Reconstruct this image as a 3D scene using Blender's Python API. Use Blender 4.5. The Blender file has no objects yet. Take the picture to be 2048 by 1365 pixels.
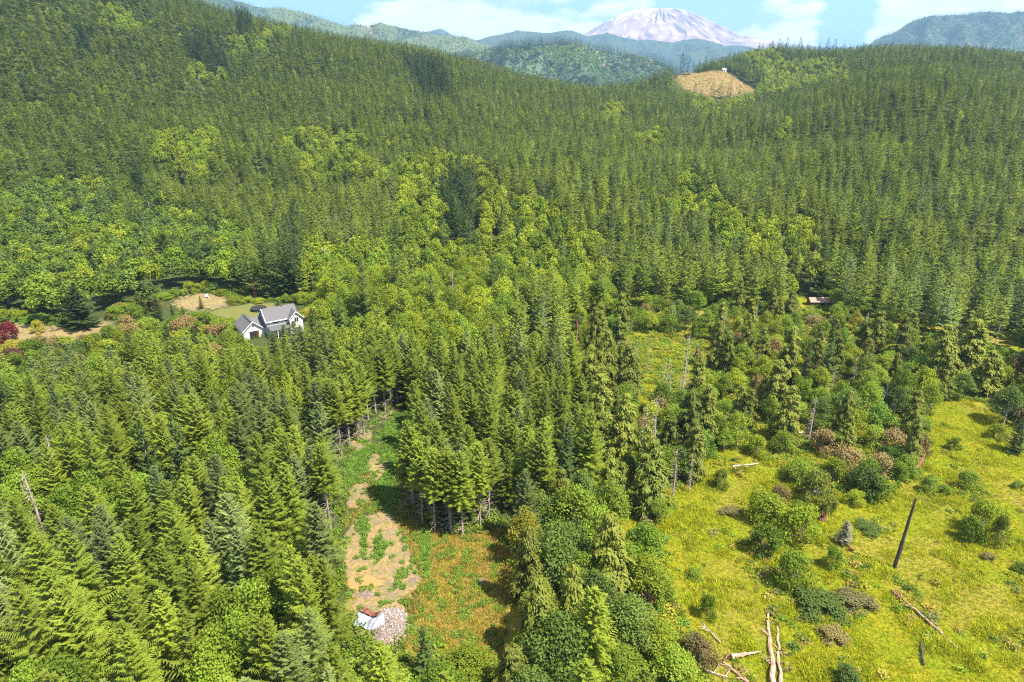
import bpy, bmesh, math, random
import numpy as np
from mathutils import Vector, Matrix, noise as mnoise

random.seed(7)
RNG = np.random.default_rng(7)
scene = bpy.context.scene
COL = scene.collection

# ------------------------------------------------------------------ camera
PITCH = math.radians(21.8); CAMH = 75.0; FPX = 1365.0
cam_d = bpy.data.cameras.new('camera'); cam_d.sensor_width = 36; cam_d.lens = 36 * FPX / 2048
cam_d.clip_start = 1; cam_d.clip_end = 60000
cam = bpy.data.objects.new('camera', cam_d); COL.objects.link(cam)
cam.location = (0, 0, CAMH); cam.rotation_euler = (math.pi / 2 - PITCH, 0, 0)
scene.camera = cam

# ------------------------------------------------------------------ light
SUN_DIR = Vector((0.44, -0.26, 0.86)).normalized()          # towards the sun
SUN_EL = math.asin(SUN_DIR.z); SUN_AZ = math.atan2(SUN_DIR.x, SUN_DIR.y)
sd = bpy.data.lights.new('sun', 'SUN'); sd.energy = 4.9; sd.angle = math.radians(0.53); sd.color = (1.0, 0.95, 0.86)
so = bpy.data.objects.new('sun', sd); COL.objects.link(so)
so.rotation_euler = (-SUN_DIR).to_track_quat('-Z', 'Y').to_euler(); so.location = (60, 0, 200)
scene.view_settings.view_transform = 'Standard'; scene.view_settings.look = 'None'
scene.view_settings.gamma = 1; scene.view_settings.use_curve_mapping = False
scene.view_settings.exposure = 1.42
cy = scene.cycles
cy.max_bounces = 8; cy.diffuse_bounces = 3; cy.glossy_bounces = 2; cy.transmission_bounces = 4
cy.volume_bounces = 1; cy.transparent_max_bounces = 8
cy.use_denoising = False
scene.cycles.filter_width = 1.15

class NT:
    """tiny node tree helper"""
    def __init__(s, nt): s.nt = nt; nt.nodes.clear()
    def n(s, typ, inp=None, **kw):
        x = s.nt.nodes.new(typ)
        for k, v in kw.items(): setattr(x, k, v)
        if inp:
            for k, v in inp.items():
                if isinstance(v, bpy.types.NodeSocket): s.nt.links.new(v, x.inputs[k])
                else: x.inputs[k].default_value = v
        return x
    def link(s, a, b): s.nt.links.new(a, b)
    def math(s, op, a, b=None, c=None, clamp=False):
        x = s.nt.nodes.new('ShaderNodeMath'); x.operation = op; x.use_clamp = clamp
        for i, v in enumerate((a, b, c)):
            if v is None: continue
            if isinstance(v, bpy.types.NodeSocket): s.nt.links.new(v, x.inputs[i])
            else: x.inputs[i].default_value = v
        return x.outputs[0]
    def mix(s, f, a, b, blend='MIX'):
        x = s.nt.nodes.new('ShaderNodeMix'); x.data_type = 'RGBA'; x.blend_type = blend
        for i, v in ((0, f), (6, a), (7, b)):
            if isinstance(v, bpy.types.NodeSocket): s.nt.links.new(v, x.inputs[i])
            else: x.inputs[i].default_value = v if i == 0 else (*v, 1) if len(v) == 3 else v
        return x.outputs[2]
    def noise(s, vec, scale, detail=3, rough=0.5, out=0):
        x = s.n('ShaderNodeTexNoise', {'Scale': scale, 'Detail': detail, 'Roughness': rough})
        if vec is not None: s.nt.links.new(vec, x.inputs['Vector'])
        return x.outputs[out]
    def ramp(s, f, stops, interp='LINEAR'):
        x = s.nt.nodes.new('ShaderNodeValToRGB'); x.color_ramp.interpolation = interp
        cr = x.color_ramp
        while len(cr.elements) < len(stops): cr.elements.new(0.5)
        for e, (p, c) in zip(cr.elements, stops):
            e.position = p; e.color = (*c, 1) if len(c) == 3 else c
        s.nt.links.new(f, x.inputs[0]); return x.outputs[0]
    def smooth(s, v, lo, hi):
        x = s.n('ShaderNodeMapRange', {'From Min': lo, 'From Max': hi}); x.interpolation_type = 'SMOOTHSTEP'
        s.nt.links.new(v, x.inputs[0]); return x.outputs[0]

# ------------------------------------------------------------------ world: sky and clouds
world = bpy.data.worlds.new('World'); scene.world = world; world.use_nodes = True
W = NT(world.node_tree)
sky = W.n('ShaderNodeTexSky', sky_type='NISHITA', sun_disc=False, sun_elevation=SUN_EL, sun_rotation=SUN_AZ,
          air_density=1.0, dust_density=0.6, ozone_density=1.5)
tc = W.n('ShaderNodeTexCoord')
sep = W.n('ShaderNodeSeparateXYZ', {0: tc.outputs['Generated']})
yy = W.math('MAXIMUM', W.math('ABSOLUTE', sep.outputs[1]), 0.05)
az = W.math('DIVIDE', sep.outputs[0], yy)
hz = W.math('MAXIMUM', sep.outputs[2], 0.0)
cv = W.n('ShaderNodeCombineXYZ', {0: az, 1: W.math('MULTIPLY', hz, 2.6), 2: 0.37})
n1 = W.noise(cv.outputs[0], 3.1, 7, 0.56)
n2 = W.noise(cv.outputs[0], 12.0, 6, 0.6)
dens = W.math('ADD', W.math('MULTIPLY', n1, 0.75), W.math('MULTIPLY', n2, 0.25))
# cloud banks: one left of the volcano, one to its right, wisps higher up
def bank(center, width, amt):
    d = W.math('DIVIDE', W.math('SUBTRACT', az, center), width)
    g = W.math('POWER', 2.718, W.math('MULTIPLY', W.math('MULTIPLY', d, d), -1.0))
    return W.math('MULTIPLY', g, amt)
low = W.smooth(hz, 0.16, 0.05)
banks = W.math('ADD', W.math('ADD', bank(-0.09, 0.17, 0.17), bank(0.62, 0.20, 0.17)), bank(0.37, 0.055, 0.10))
gap = W.math('ADD', bank(-0.36, 0.08, -0.20), W.math('ADD', bank(0.445, 0.03, -0.16), bank(0.27, 0.07, -0.05)))
dens = W.math('ADD', dens, W.math('MULTIPLY', W.math('ADD', banks, gap), low))
cl = W.math('MULTIPLY', W.smooth(dens, 0.48, 0.56), W.smooth(sep.outputs[2], -0.02, 0.01))
shade = W.smooth(W.math('ADD', n2, W.math('MULTIPLY', hz, 1.2)), 0.32, 0.72)
ccol = W.mix(shade, (3.7, 4.0, 4.5), (6.6, 6.7, 6.8))
skyc = W.mix(1.0, sky.outputs[0], (0.62, 0.80, 0.86), 'MULTIPLY')
skyc = W.mix(W.smooth(hz, 0.14, -0.01), skyc, (1.3, 2.3, 3.4))
skyc = W.mix(W.math('MULTIPLY', cl, 0.93), skyc, ccol)
bg = W.n('ShaderNodeBackground', {'Color': skyc, 'Strength': 0.085})
W.link(bg.outputs[0], W.n('ShaderNodeOutputWorld').inputs[0])

# ------------------------------------------------------------------ projection helpers
CP, SP = math.cos(PITCH), math.sin(PITCH)
def ray(px, py):
    a = (np.asarray(px, float) - 1024) / FPX; b = -(np.asarray(py, float) - 682.5) / FPX
    return a, CP + b * SP, -SP + b * CP
def at_y(px, py, Y):
    a, y, z = ray(px, py); t = Y / y
    return a * t, Y, CAMH + z * t
def at_z(px, py, z0=0.0):
    a, y, z = ray(px, py); t = (z0 - CAMH) / z
    return float(a * t), float(y * t)
def proj(x, y, z):
    x = np.asarray(x, float); y = np.asarray(y, float); z = np.asarray(z, float) - CAMH
    d = y * CP - z * SP; u = y * SP + z * CP
    d = np.where(d < 0.5, 0.5, d)
    return 1024 + FPX * x / d, 682.5 - FPX * u / d
def inpoly(px, py, poly):
    px = np.asarray(px, float); py = np.asarray(py, float)
    r = np.zeros(px.shape, bool); n = len(poly)
    for i in range(n):
        x0, y0 = poly[i]; x1, y1 = poly[(i + 1) % n]
        if y0 == y1: continue
        c = ((y0 > py) != (y1 > py)) & (px < (x1 - x0) * (py - y0) / (y1 - y0) + x0)
        r ^= c
    return r
def anypoly(px, py, polys):
    r = np.zeros(np.asarray(px).shape, bool)
    for p in polys: r |= inpoly(px, py, p)
    return r

# ------------------------------------------------------------------ terrain heights
CT = [  # photo x, photo y, distance, canopy height above ground
 (50,400,330,12),(50,300,400,12),(50,200,480,12),(50,100,560,12),(50,0,650,12),(50,-70,740,12),
 (350,410,340,13),(350,300,430,12),(350,200,540,12),(350,100,660,12),(350,15,780,12),
 (200,400,335,12),(200,250,445,12),(200,60,640,12),
 (640,400,320,14),(640,300,430,12),(640,200,560,12),(640,120,720,12),(640,70,880,12),(500,38,830,12),
 (900,400,310,14),(900,300,420,12),(900,220,560,12),(900,160,720,12),(900,112,980,12),(770,88,930,12),(1020,140,1000,12),
 (1150,500,240,15),(1150,400,300,13),(1150,300,400,12),(1150,220,620,12),(1150,180,900,12),(1250,182,900,12),
 (1340,172,900,12),(1400,232,600,12),(1400,300,440,12),
 (1430,143,900,0),(1350,158,880,0),(1500,170,860,2),(1430,190,800,0),(1400,160,850,0),(1470,150,900,3),
 (1650,98,1000,12),(1500,102,980,12),(1580,92,1000,12),(1600,150,850,11),(1700,122,880,12),(1750,150,600,12),(1700,152,640,12),
 (1700,220,480,12),(1700,300,390,12),(1700,400,300,12),(1700,500,235,13),(1560,200,640,12),
 (1800,96,960,12),(1900,108,800,12),(1900,200,470,12),(1900,300,370,12),(1900,400,290,12),(1900,500,225,14),
 (2048,145,720,12),(2048,300,360,12),(2000,125,760,12),(2200,200,600,12),(2200,400,290,12),(2350,250,600,12),
 (-300,300,420,12),(-300,100,600,12),(-300,-100,800,12),(-300,450,300,12)]
cp = []
for px, py, Y, h in CT:
    x, y, z = at_y(px, py, Y); cp.append((float(x), y, float(z) - h))
for gx in (-220, -150, -80, 0, 80, 150, 200):
    for gy in (-60, 0, 60, 120, 180, 215): cp.append((gx, gy, 0))
cp += [(-110, 250, 0), (0, 250, 0), (-60, 260, 0.5), (-200, 260, 0)]
for gx, gy, gz in ((-700,1100,150),(-420,1100,95),(-200,1200,30),(0,1250,-10),(150,1200,-20),(260,1150,10),(420,1250,40),(700,1150,50),
                   (900,900,70),(900,400,90),(-900,700,210),(-900,1300,120),(-900,200,60),(900,1500,-40),(500,1500,-60),(0,1500,-100),(-500,1500,0),(-900,-60,20),(900,-60,20),(900,1200,30)):
    cp.append((gx, gy, gz))
cp = np.array(cp, float); S = 300.0
def phi(r): return np.where(r > 1e-9, r * r * np.log(np.maximum(r, 1e-9)), 0.0)
X = cp[:, :2] / S
K = phi(np.linalg.norm(X[:, None] - X[None], axis=2)) + 0.0015 * np.eye(len(X))
Pm = np.c_[np.ones(len(X)), X]
A = np.block([[K, Pm], [Pm.T, np.zeros((3, 3))]])
wts = np.linalg.solve(A, np.r_[cp[:, 2], 0, 0, 0])
# cheap smooth value noise for small relief
_G = RNG.standard_normal((64, 64))
def vnoise(x, y):
    xi = np.floor(x).astype(int); yi = np.floor(y).astype(int); fx = x - xi; fy = y - yi
    fx = fx * fx * (3 - 2 * fx); fy = fy * fy * (3 - 2 * fy)
    g = lambda a, b: _G[a % 64, b % 64]
    return (g(xi, yi) * (1 - fx) + g(xi + 1, yi) * fx) * (1 - fy) + (g(xi, yi + 1) * (1 - fx) + g(xi + 1, yi + 1) * fx) * fy
def hgt(x, y):
    x = np.atleast_1d(np.asarray(x, float)); y = np.atleast_1d(np.asarray(y, float)); out = np.empty(x.size)
    xf = x.ravel() / S; yf = y.ravel() / S
    for i in range(0, x.size, 40000):
        a = xf[i:i + 40000]; b = yf[i:i + 40000]
        r = np.hypot(a[:, None] - X[:, 0], b[:, None] - X[:, 1])
        out[i:i + 40000] = phi(r) @ wts[:-3] + wts[-3] + wts[-2] * a + wts[-1] * b
    out = out.reshape(x.shape)
    far = np.clip((y - 230) / 200, 0, 1)
    near = np.clip(1 - (y - 215) / 60, 0, 1) * np.clip((260 - np.abs(x)) / 80, 0, 1)
    out = out * (1 - near) + near * 0.25 * vnoise(x / 11, y / 11)
    out = out + far * (2.2 * vnoise(x / 55, y / 55) + 1.0 * vnoise(x / 21 + 9, y / 21))
    e = np.clip(np.maximum(np.abs(x) - 1050, np.maximum(y - 1500, -y - 200)) / 250, 0, 1); e = e * e * (3 - 2 * e)
    out = out * (1 - e) + (-140) * e
    return out
def hz1(x, y): return float(hgt(np.array([x]), np.array([y]))[0])

# ------------------------------------------------------------------ areas, outlined on the photograph
OPEN_CLEAR = [(735,838),(760,822),(800,800),(812,830),(803,900),(800,960),(812,1020),(850,1052),(925,1075),(1005,1055),(1020,1085),(1020,1160),(1012,1260),(1000,1340),(930,1320),(880,1300),(850,1330),(815,1300),(800,1282),(725,1262),(708,1215),(688,1180),(690,1050),(700,980),(686,925),(715,890)]
OPEN_MEADOW = [(1395,955),(1480,905),(1560,930),(1600,1000),(1700,990),(1790,985),(1870,930),(1850,860),(1870,800),(1960,805),(2060,860),(2400,1000),(2400,1400),(1480,1400),(1420,1290),(1335,1210),(1330,1100),(1345,1020)]
OPEN_LAWN = [(325,612),(405,585),(470,600),(545,604),(620,605),(612,660),(600,652),(540,668),(500,678),(472,655),(468,640),(400,628)]
OPEN_DRIVE = [(0,645),(60,648),(135,655),(165,652),(215,640),(236,655),(228,664),(150,682),(80,690),(30,700),(0,712)]
OPEN_HILL = [(1345,155),(1375,141),(1450,143),(1490,168),(1518,182),(1440,196),(1400,188),(1370,178)]
OPEN_WET = [(1262,672),(1330,668),(1420,690),(1425,722),(1385,765),(1345,770),(1285,735)]
OPEN_HUT = [(1590,592),(1665,592),(1665,614),(1600,616)]
OPENS = [OPEN_CLEAR, OPEN_MEADOW, OPEN_LAWN, OPEN_DRIVE, OPEN_HILL, OPEN_WET, OPEN_HUT]
DECID = [[(560,262),(620,248),(720,275),(735,330),(850,300),(970,312),(1012,380),(1075,385),(1150,430),(1190,470),(1210,520),(1110,545),(1000,560),(960,470),(890,480),(800,500),(790,340),(640,330),(600,320)],
 [(600,470),(700,480),(830,480),(1000,540),(1010,570),(990,610),(1010,640),(820,640),(640,640),(600,600)],
 [(455,68),(545,62),(540,90),(460,88)],[(378,118),(430,115),(440,150),(390,140)],[(1205,200),(1245,205),(1238,222),(1208,218)],[(1275,262),(1325,255),(1322,275),(1282,292)],
 [(1352,345),(1385,348),(1425,375),(1480,430),(1620,428),(1642,472),(1560,492),(1470,480),(1430,430),(1360,385)],[(1570,520),(1640,500),(1660,560),(1625,590),(1590,575)],
 [(1560,245),(1585,240),(1580,266),(1562,262)],[(1480,105),(1552,96),(1572,122),(1655,113),(1705,133),(1660,150),(1640,158),(1560,175),(1515,168),(1530,135)],
 [(1370,182),(1400,190),(1440,198),(1520,176),(1500,190),(1450,220),(1400,215)],[(540,45),(580,50),(570,62)],
 [(1500,590),(1560,585),(1640,600),(1600,640),(1500,650)],[(300,270),(420,245),(440,280),(400,330),(300,310)],[(200,0),(230,10),(290,50),(270,60),(200,30)],
 [(0,895),(130,862),(330,835),(470,860),(520,920),(470,960),(330,965),(250,1060),(180,1020),(0,1000)],
 [(400,1140),(520,1110),(570,1170),(560,1230),(430,1260)],[(0,1300),(160,1290),(190,1400),(0,1400)],[(350,1270),(470,1250),(500,1400),(330,1400)],
 [(880,1300),(960,1290),(1005,1345),(1005,1420),(850,1420)],[(0,742),(80,760),(60,800),(0,790)],[(160,660),(260,655),(300,720),(150,700)],[(330,740),(430,745),(440,800),(340,800)],
 [(1140,600),(1180,590),(1200,640),(1150,650)]]
MAPLE = [[(0,350),(120,352),(260,365),(420,420),(480,430),(480,590),(420,590),(330,600),(60,640),(0,640)],[(640,620),(760,600),(800,660),(700,690),(620,640)]]
FIRZ = [[(630,345),(690,350),(740,345),(765,430),(770,470),(700,480),(650,430)],[(205,310),(280,290),(290,390),(240,440)],[(480,360),(540,350),(590,385),(590,480),(530,520),(490,470)],[(810,500),(850,520),(840,560),(800,560)]]
DARKF = [[(215,330),(270,320),(290,390),(250,450)],[(530,380),(575,360),(600,440),(590,525),(540,535)],[(880,345),(960,340),(965,480),(890,480)],
 [(810,120),(880,120),(905,190),(850,205)],[(370,70),(410,65),(460,120),(430,145),(385,120)],[(465,20),(498,20),(500,60),(470,60)],[(140,50),(170,45),(190,105),(160,100)]]
WETL = [[(1110,660),(1150,610),(1240,590),(1400,588),(1600,595),(1700,612),(1860,650),(2060,665),(2060,800),(1950,810),(1860,805),(1870,930),(1790,985),(1700,990),(1600,1000),(1560,925),(1480,905),(1390,960),(1345,1020),(1330,1100),(1335,1200),(1430,1300),(1480,1400),(1015,1400),(1020,1060),(1110,960),(1200,960),(1180,760)]]
YOUNG = [[(0,700),(90,712),(150,690),(228,672),(240,625),(330,618),(400,632),(465,645),(500,690),(440,740),(200,760),(0,760)]]

# ------------------------------------------------------------------ materials
def newmat(name):
    m = bpy.data.materials.new(name); m.use_nodes = True; return m, NT(m.node_tree)
def out(N, sh): N.link(sh, N.n('ShaderNodeOutputMaterial').inputs[0])
def foliage(name, c1, c2, c3, trans=0.25, warm=0.25):
    """leaf colour between c1 and c2 for each tree, c3 = tone of patches of the stand"""
    m, N = newmat(name)
    oi = N.n('ShaderNodeObjectInfo'); geo = N.n('ShaderNodeNewGeometry')
    a = N.noise(geo.outputs['Position'], 0.9, 2)
    patch = N.smooth(N.noise(geo.outputs['Position'], 0.018, 2), 0.40, 0.62)
    c = N.mix(oi.outputs['Random'], c1, c2)
    c = N.mix(N.math('MULTIPLY', patch, 0.55), c, c3)
    lf = N.noise(geo.outputs['Position'], 5.0, 1)
    hv = N.n('ShaderNodeHueSaturation', {'Hue': N.math('ADD', 0.485, N.math('MULTIPLY', a, 0.03)), 'Saturation': 1.0,
             'Value': N.math('MULTIPLY', N.math('ADD', 0.70, N.math('MULTIPLY', N.math('FRACT', N.math('MULTIPLY', oi.outputs['Random'], 7.31)), 0.60)), N.math('ADD', 0.40, N.math('ADD', N.math('MULTIPLY', a, 0.5), N.math('MULTIPLY', lf, 0.7)))), 'Color': c})
    d = N.n('ShaderNodeBsdfPrincipled', {'Base Color': hv.outputs[0], 'Roughness': 0.6, 'Specular IOR Level': 0.2})
    t = N.n('ShaderNodeBsdfTranslucent', {'Color': N.mix(1.0, hv.outputs[0], (1.15, 1.1, 0.5), 'MULTIPLY')})
    s = N.n('ShaderNodeMixShader', {0: trans, 1: d.outputs[0], 2: t.outputs[0]})
    out(N, s.outputs[0]); return m
M = {}
M['fir'] = foliage('fir_needles', (0.140, 0.190, 0.018), (0.205, 0.250, 0.026), (0.205, 0.245, 0.018), 0.30)
M['bluefir'] = foliage('grey_green_needles', (0.130, 0.170, 0.048), (0.175, 0.210, 0.062), (0.150, 0.190, 0.034), 0.25)
M['darkfir'] = foliage('dark_needles', (0.060, 0.092, 0.020), (0.085, 0.122, 0.026), (0.078, 0.112, 0.018), 0.22)
M['alder'] = foliage('bright_leaves', (0.200, 0.265, 0.016), (0.280, 0.320, 0.020), (0.250, 0.285, 0.018), 0.40)
M['leaf'] = foliage('green_leaves', (0.140, 0.225, 0.016), (0.190, 0.260, 0.022), (0.185, 0.235, 0.018), 0.38)
M['maple'] = foliage('dark_leaves', (0.090, 0.140, 0.022), (0.125, 0.175, 0.030), (0.110, 0.160, 0.020), 0.30)
M['cedar'] = foliage('olive_sprays', (0.140, 0.170, 0.020), (0.190, 0.210, 0.026), (0.175, 0.185, 0.020), 0.28)
M['rust'] = foliage('rusty_leaves', (0.22, 0.17, 0.05), (0.16, 0.15, 0.05), (0.25, 0.15, 0.06), 0.2)
M['red'] = foliage('red_leaves', (0.20, 0.018, 0.028), (0.24, 0.02, 0.03), (0.16, 0.02, 0.03), 0.25)
M['plum'] = foliage('plum_leaves', (0.13, 0.040, 0.045), (0.15, 0.045, 0.04), (0.12, 0.05, 0.05), 0.2)
M['pale'] = foliage('bleached_needles', (0.19, 0.18, 0.11), (0.21, 0.19, 0.12), (0.18, 0.18, 0.11), 0.1)
M['yellow'] = foliage('yellow_leaves', (0.30, 0.29, 0.025), (0.33, 0.30, 0.03), (0.28, 0.26, 0.03), 0.35)
M['weed'] = foliage('weed_leaves', (0.10, 0.20, 0.022), (0.17, 0.26, 0.030), (0.14, 0.23, 0.02), 0.3)
M['grass'] = foliage('meadow_blades', (0.25, 0.31, 0.008), (0.43, 0.41, 0.016), (0.34, 0.36, 0.010), 0.40)
M['drygrass'] = foliage('dry_blades', (0.32, 0.21, 0.045), (0.26, 0.25, 0.035), (0.34, 0.20, 0.04), 0.2)
def plain(name, col, rough=0.8, var=0.25, sc=3.0, bump=0.0, metal=0.0, col2=None, stretch=None):
    m, N = newmat(name); t = N.n('ShaderNodeTexCoord').outputs['Object']
    if stretch: t = N.n('ShaderNodeMapping', {0: t, 'Scale': stretch}).outputs[0]
    nz = N.noise(t, sc, 5, 0.6)
    if col2: c = N.mix(N.smooth(nz, 0.42, 0.60), col, col2)
    else: c = N.mix(nz, tuple(v * (1 - var) for v in col), tuple(min(1, v * (1 + var)) for v in col))
    p = N.n('ShaderNodeBsdfPrincipled', {'Base Color': c, 'Roughness': rough, 'Metallic': metal, 'Specular IOR Level': 0.3})
    if bump:
        b = N.n('ShaderNodeBump', {'Strength': bump, 'Distance': 0.1, 'Height': nz}); N.link(b.outputs[0], p.inputs['Normal'])
    out(N, p.outputs[0]); return m
M['bark'] = plain('fir_bark', (0.22, 0.165, 0.13), 0.9, 0.4, 2.0, 0.6, col2=(0.34, 0.29, 0.24), stretch=(3, 3, 0.5))
M['paleb'] = plain('pale_bark', (0.34, 0.31, 0.27), 0.9, 0.3, 3.0, 0.4)
M['snag'] = plain('weathered_wood', (0.46, 0.37, 0.30), 0.9, 0.3, 2.0, 0.5, col2=(0.26, 0.20, 0.16), stretch=(3, 3, 0.4))
M['char'] = plain('charred_wood', (0.035, 0.030, 0.027), 0.85, 0.3, 2.0, 0.8, col2=(0.10, 0.085, 0.07), stretch=(5, 5, 0.5))
M['redwood'] = plain('reddish_wood', (0.24, 0.10, 0.07), 0.9, 0.3, 2.0, 0.6, col2=(0.12, 0.05, 0.04), stretch=(3, 3, 0.5))
M['log'] = plain('fallen_log_wood', (0.50, 0.33, 0.24), 0.9, 0.3, 1.6, 0.6, col2=(0.28, 0.15, 0.09), stretch=(1, 3, 3))
M['shingle'] = plain('roof_shingles', (0.135, 0.125, 0.13), 0.85, 0.25, 14, 0.3, col2=(0.095, 0.088, 0.092))
M['metalroof'] = plain('metal_roof', (0.15, 0.15, 0.16), 0.45, 0.1, 2, 0, 0.4)
M['siding'] = plain('white_siding', (0.66, 0.64, 0.59), 0.6, 0.04, 2)
M['siding_shaded'] = plain('lap_siding_shade_tint', (0.42, 0.47, 0.55), 0.6, 0.05, 2)  # white siding with its blue-grey shade put into the colour
M['trim'] = plain('white_trim', (0.80, 0.80, 0.78), 0.5, 0.03, 2)
M['glass'] = plain('window_glass', (0.03, 0.04, 0.045), 0.1, 0.1, 2)
M['darkin'] = plain('dark_opening', (0.03, 0.022, 0.02), 0.9, 0.2, 2)  # near-black shade colour of the garage opening; also vents, trampoline pad, hut door
M['brown'] = plain('brown_door', (0.16, 0.06, 0.035), 0.6, 0.2, 2)
M['black'] = plain('black_fabric', (0.025, 0.025, 0.028), 0.7, 0.2, 2)
M['tarp'] = plain('pale_tarp', (0.29, 0.31, 0.35), 0.45, 0.12, 1.2, 0.5)
M['rusttarp'] = plain('rust_tarp', (0.16, 0.055, 0.035), 0.6, 0.3, 1.5, 0.5)
M['rubble'] = plain('rubble_bits', (0.22, 0.175, 0.15), 0.9, 0.45, 2.5, 0.2, col2=(0.20, 0.14, 0.11))
M['rubbled'] = plain('brown_rubble_bits', (0.30, 0.20, 0.12), 0.9, 0.3, 2.5, 0.2)
M['rubblew'] = plain('white_rubble_bits', (0.36, 0.34, 0.34), 0.8, 0.1, 2.5, 0.2)
M['mud'] = plain('muddy_water', (0.32, 0.185, 0.065), 0.35, 0.1, 0.8)
M['hutroof'] = plain('brown_hut_roof', (0.30, 0.19, 0.14), 0.7, 0.2, 3)
M['shedw'] = plain('shed_white', (0.75, 0.76, 0.78), 0.5, 0.05, 3)

# ------------------------------------------------------------------ mesh helpers
def tag(o, label=None, cat=None, group=None, kind=None):
    if label: o['label'] = label
    if cat: o['category'] = cat
    if group: o['group'] = group
    if kind: o['kind'] = kind
    return o
def link(name, me, mat=None, parent=None):
    if mat is not None and not me.materials: me.materials.append(mat)
    o = bpy.data.objects.new(name, me); COL.objects.link(o)
    if parent: o.parent = parent
    return o
def empty(name, loc=(0, 0, 0), rz=0, sc=1.0):
    o = bpy.data.objects.new(name, None); COL.objects.link(o); o.location = loc; o.rotation_euler = (0, 0, rz)
    o.scale = (sc,) * 3 if isinstance(sc, (int, float)) else sc
    o.empty_display_size = 0.2
    return o
def mesh_arr(name, V, F, smooth=False):
    """V (n,3), F (m,k) arrays"""
    V = np.asarray(V, np.float32); F = np.asarray(F, np.int32)
    me = bpy.data.meshes.new(name)
    me.vertices.add(len(V)); me.vertices.foreach_set('co', V.ravel())
    m, k = F.shape
    me.loops.add(m * k); me.loops.foreach_set('vertex_index', F.ravel())
    me.polygons.add(m); me.polygons.foreach_set('loop_start', np.arange(0, m * k, k, dtype=np.int32))
    me.polygons.foreach_set('loop_total', np.full(m, k, np.int32))
    if smooth: me.polygons.foreach_set('use_smooth', np.ones(m, bool))
    me.update(calc_edges=True); me.validate()
    return me
def tris(name, T):
    T = np.asarray(T, np.float32).reshape(-1, 3, 3)
    return mesh_arr(name, T.reshape(-1, 3), np.arange(len(T) * 3).reshape(-1, 3))
def tube_arr(pts, rad, n=6, cap=True):
    """tapered tube through pts; returns V, quads as triangles"""
    V = []; F = []; pts = [Vector(p) for p in pts]
    for i, p in enumerate(pts):
        d = (pts[min(i + 1, len(pts) - 1)] - pts[max(i - 1, 0)]).normalized()
        q = d.to_track_quat('Z', 'Y')
        for k in range(n):
            a = 2 * math.pi * k / n
            V.append(p + q @ Vector((math.cos(a) * rad[i], math.sin(a) * rad[i], 0)))
    for i in range(len(pts) - 1):
        for k in range(n):
            a = i * n + k; b = i * n + (k + 1) % n
            F += [(a, b, b + n), (a, b + n, a + n)]
    if cap:
        for s in (0, len(pts) - 1):
            c = len(V); V.append(pts[s])
            for k in range(n):
                F.append((c, s * n + (k + 1) % n, s * n + k) if s == 0 else (c, s * n + k, s * n + (k + 1) % n))
    return [tuple(v) for v in V], F
class MB:
    def __init__(s): s.V = []; s.F = []
    def add(s, V, F):
        o = len(s.V); s.V += [tuple(v) for v in V]; s.F += [tuple(i + o for i in f) for f in F]; return s
    def tube(s, pts, rad, n=6): return s.add(*tube_arr(pts, rad, n))
    def box(s, a, b, rot=None, org=(0, 0, 0)):
        x0, y0, z0 = a; x1, y1, z1 = b
        V = [(x, y, z) for z in (z0, z1) for y in (y0, y1) for x in (x0, x1)]
        if rot is not None: V = [tuple(rot @ Vector(v) + Vector(org)) for v in V]
        return s.add(V, [(0, 2, 3, 1), (4, 5, 7, 6), (0, 1, 5, 4), (2, 6, 7, 3), (1, 3, 7, 5), (0, 4, 6, 2)])
    def poly(s, P): return s.add(P, [tuple(range(len(P)))])
    def slab(s, P, th):
        """closed slab: polygon P and its copy offset by th along the normal"""
        P = [Vector(p) for p in P]; nrm = (P[1] - P[0]).cross(P[2] - P[0]).normalized() * th
        n = len(P); V = P + [p - nrm for p in P]
        F = [tuple(range(n)), tuple(range(2 * n - 1, n - 1, -1))] + [(i, i + n, (i + 1) % n + n, (i + 1) % n) for i in range(n)]
        return s.add(V, F)
    def build(s, name, mat, parent=None, smooth=False):
        me = bpy.data.meshes.new(name); me.from_pydata(s.V, [], s.F); me.update()
        if smooth:
            for p in me.polygons: p.use_smooth = True
        return link(name, me, mat, parent)

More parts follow.
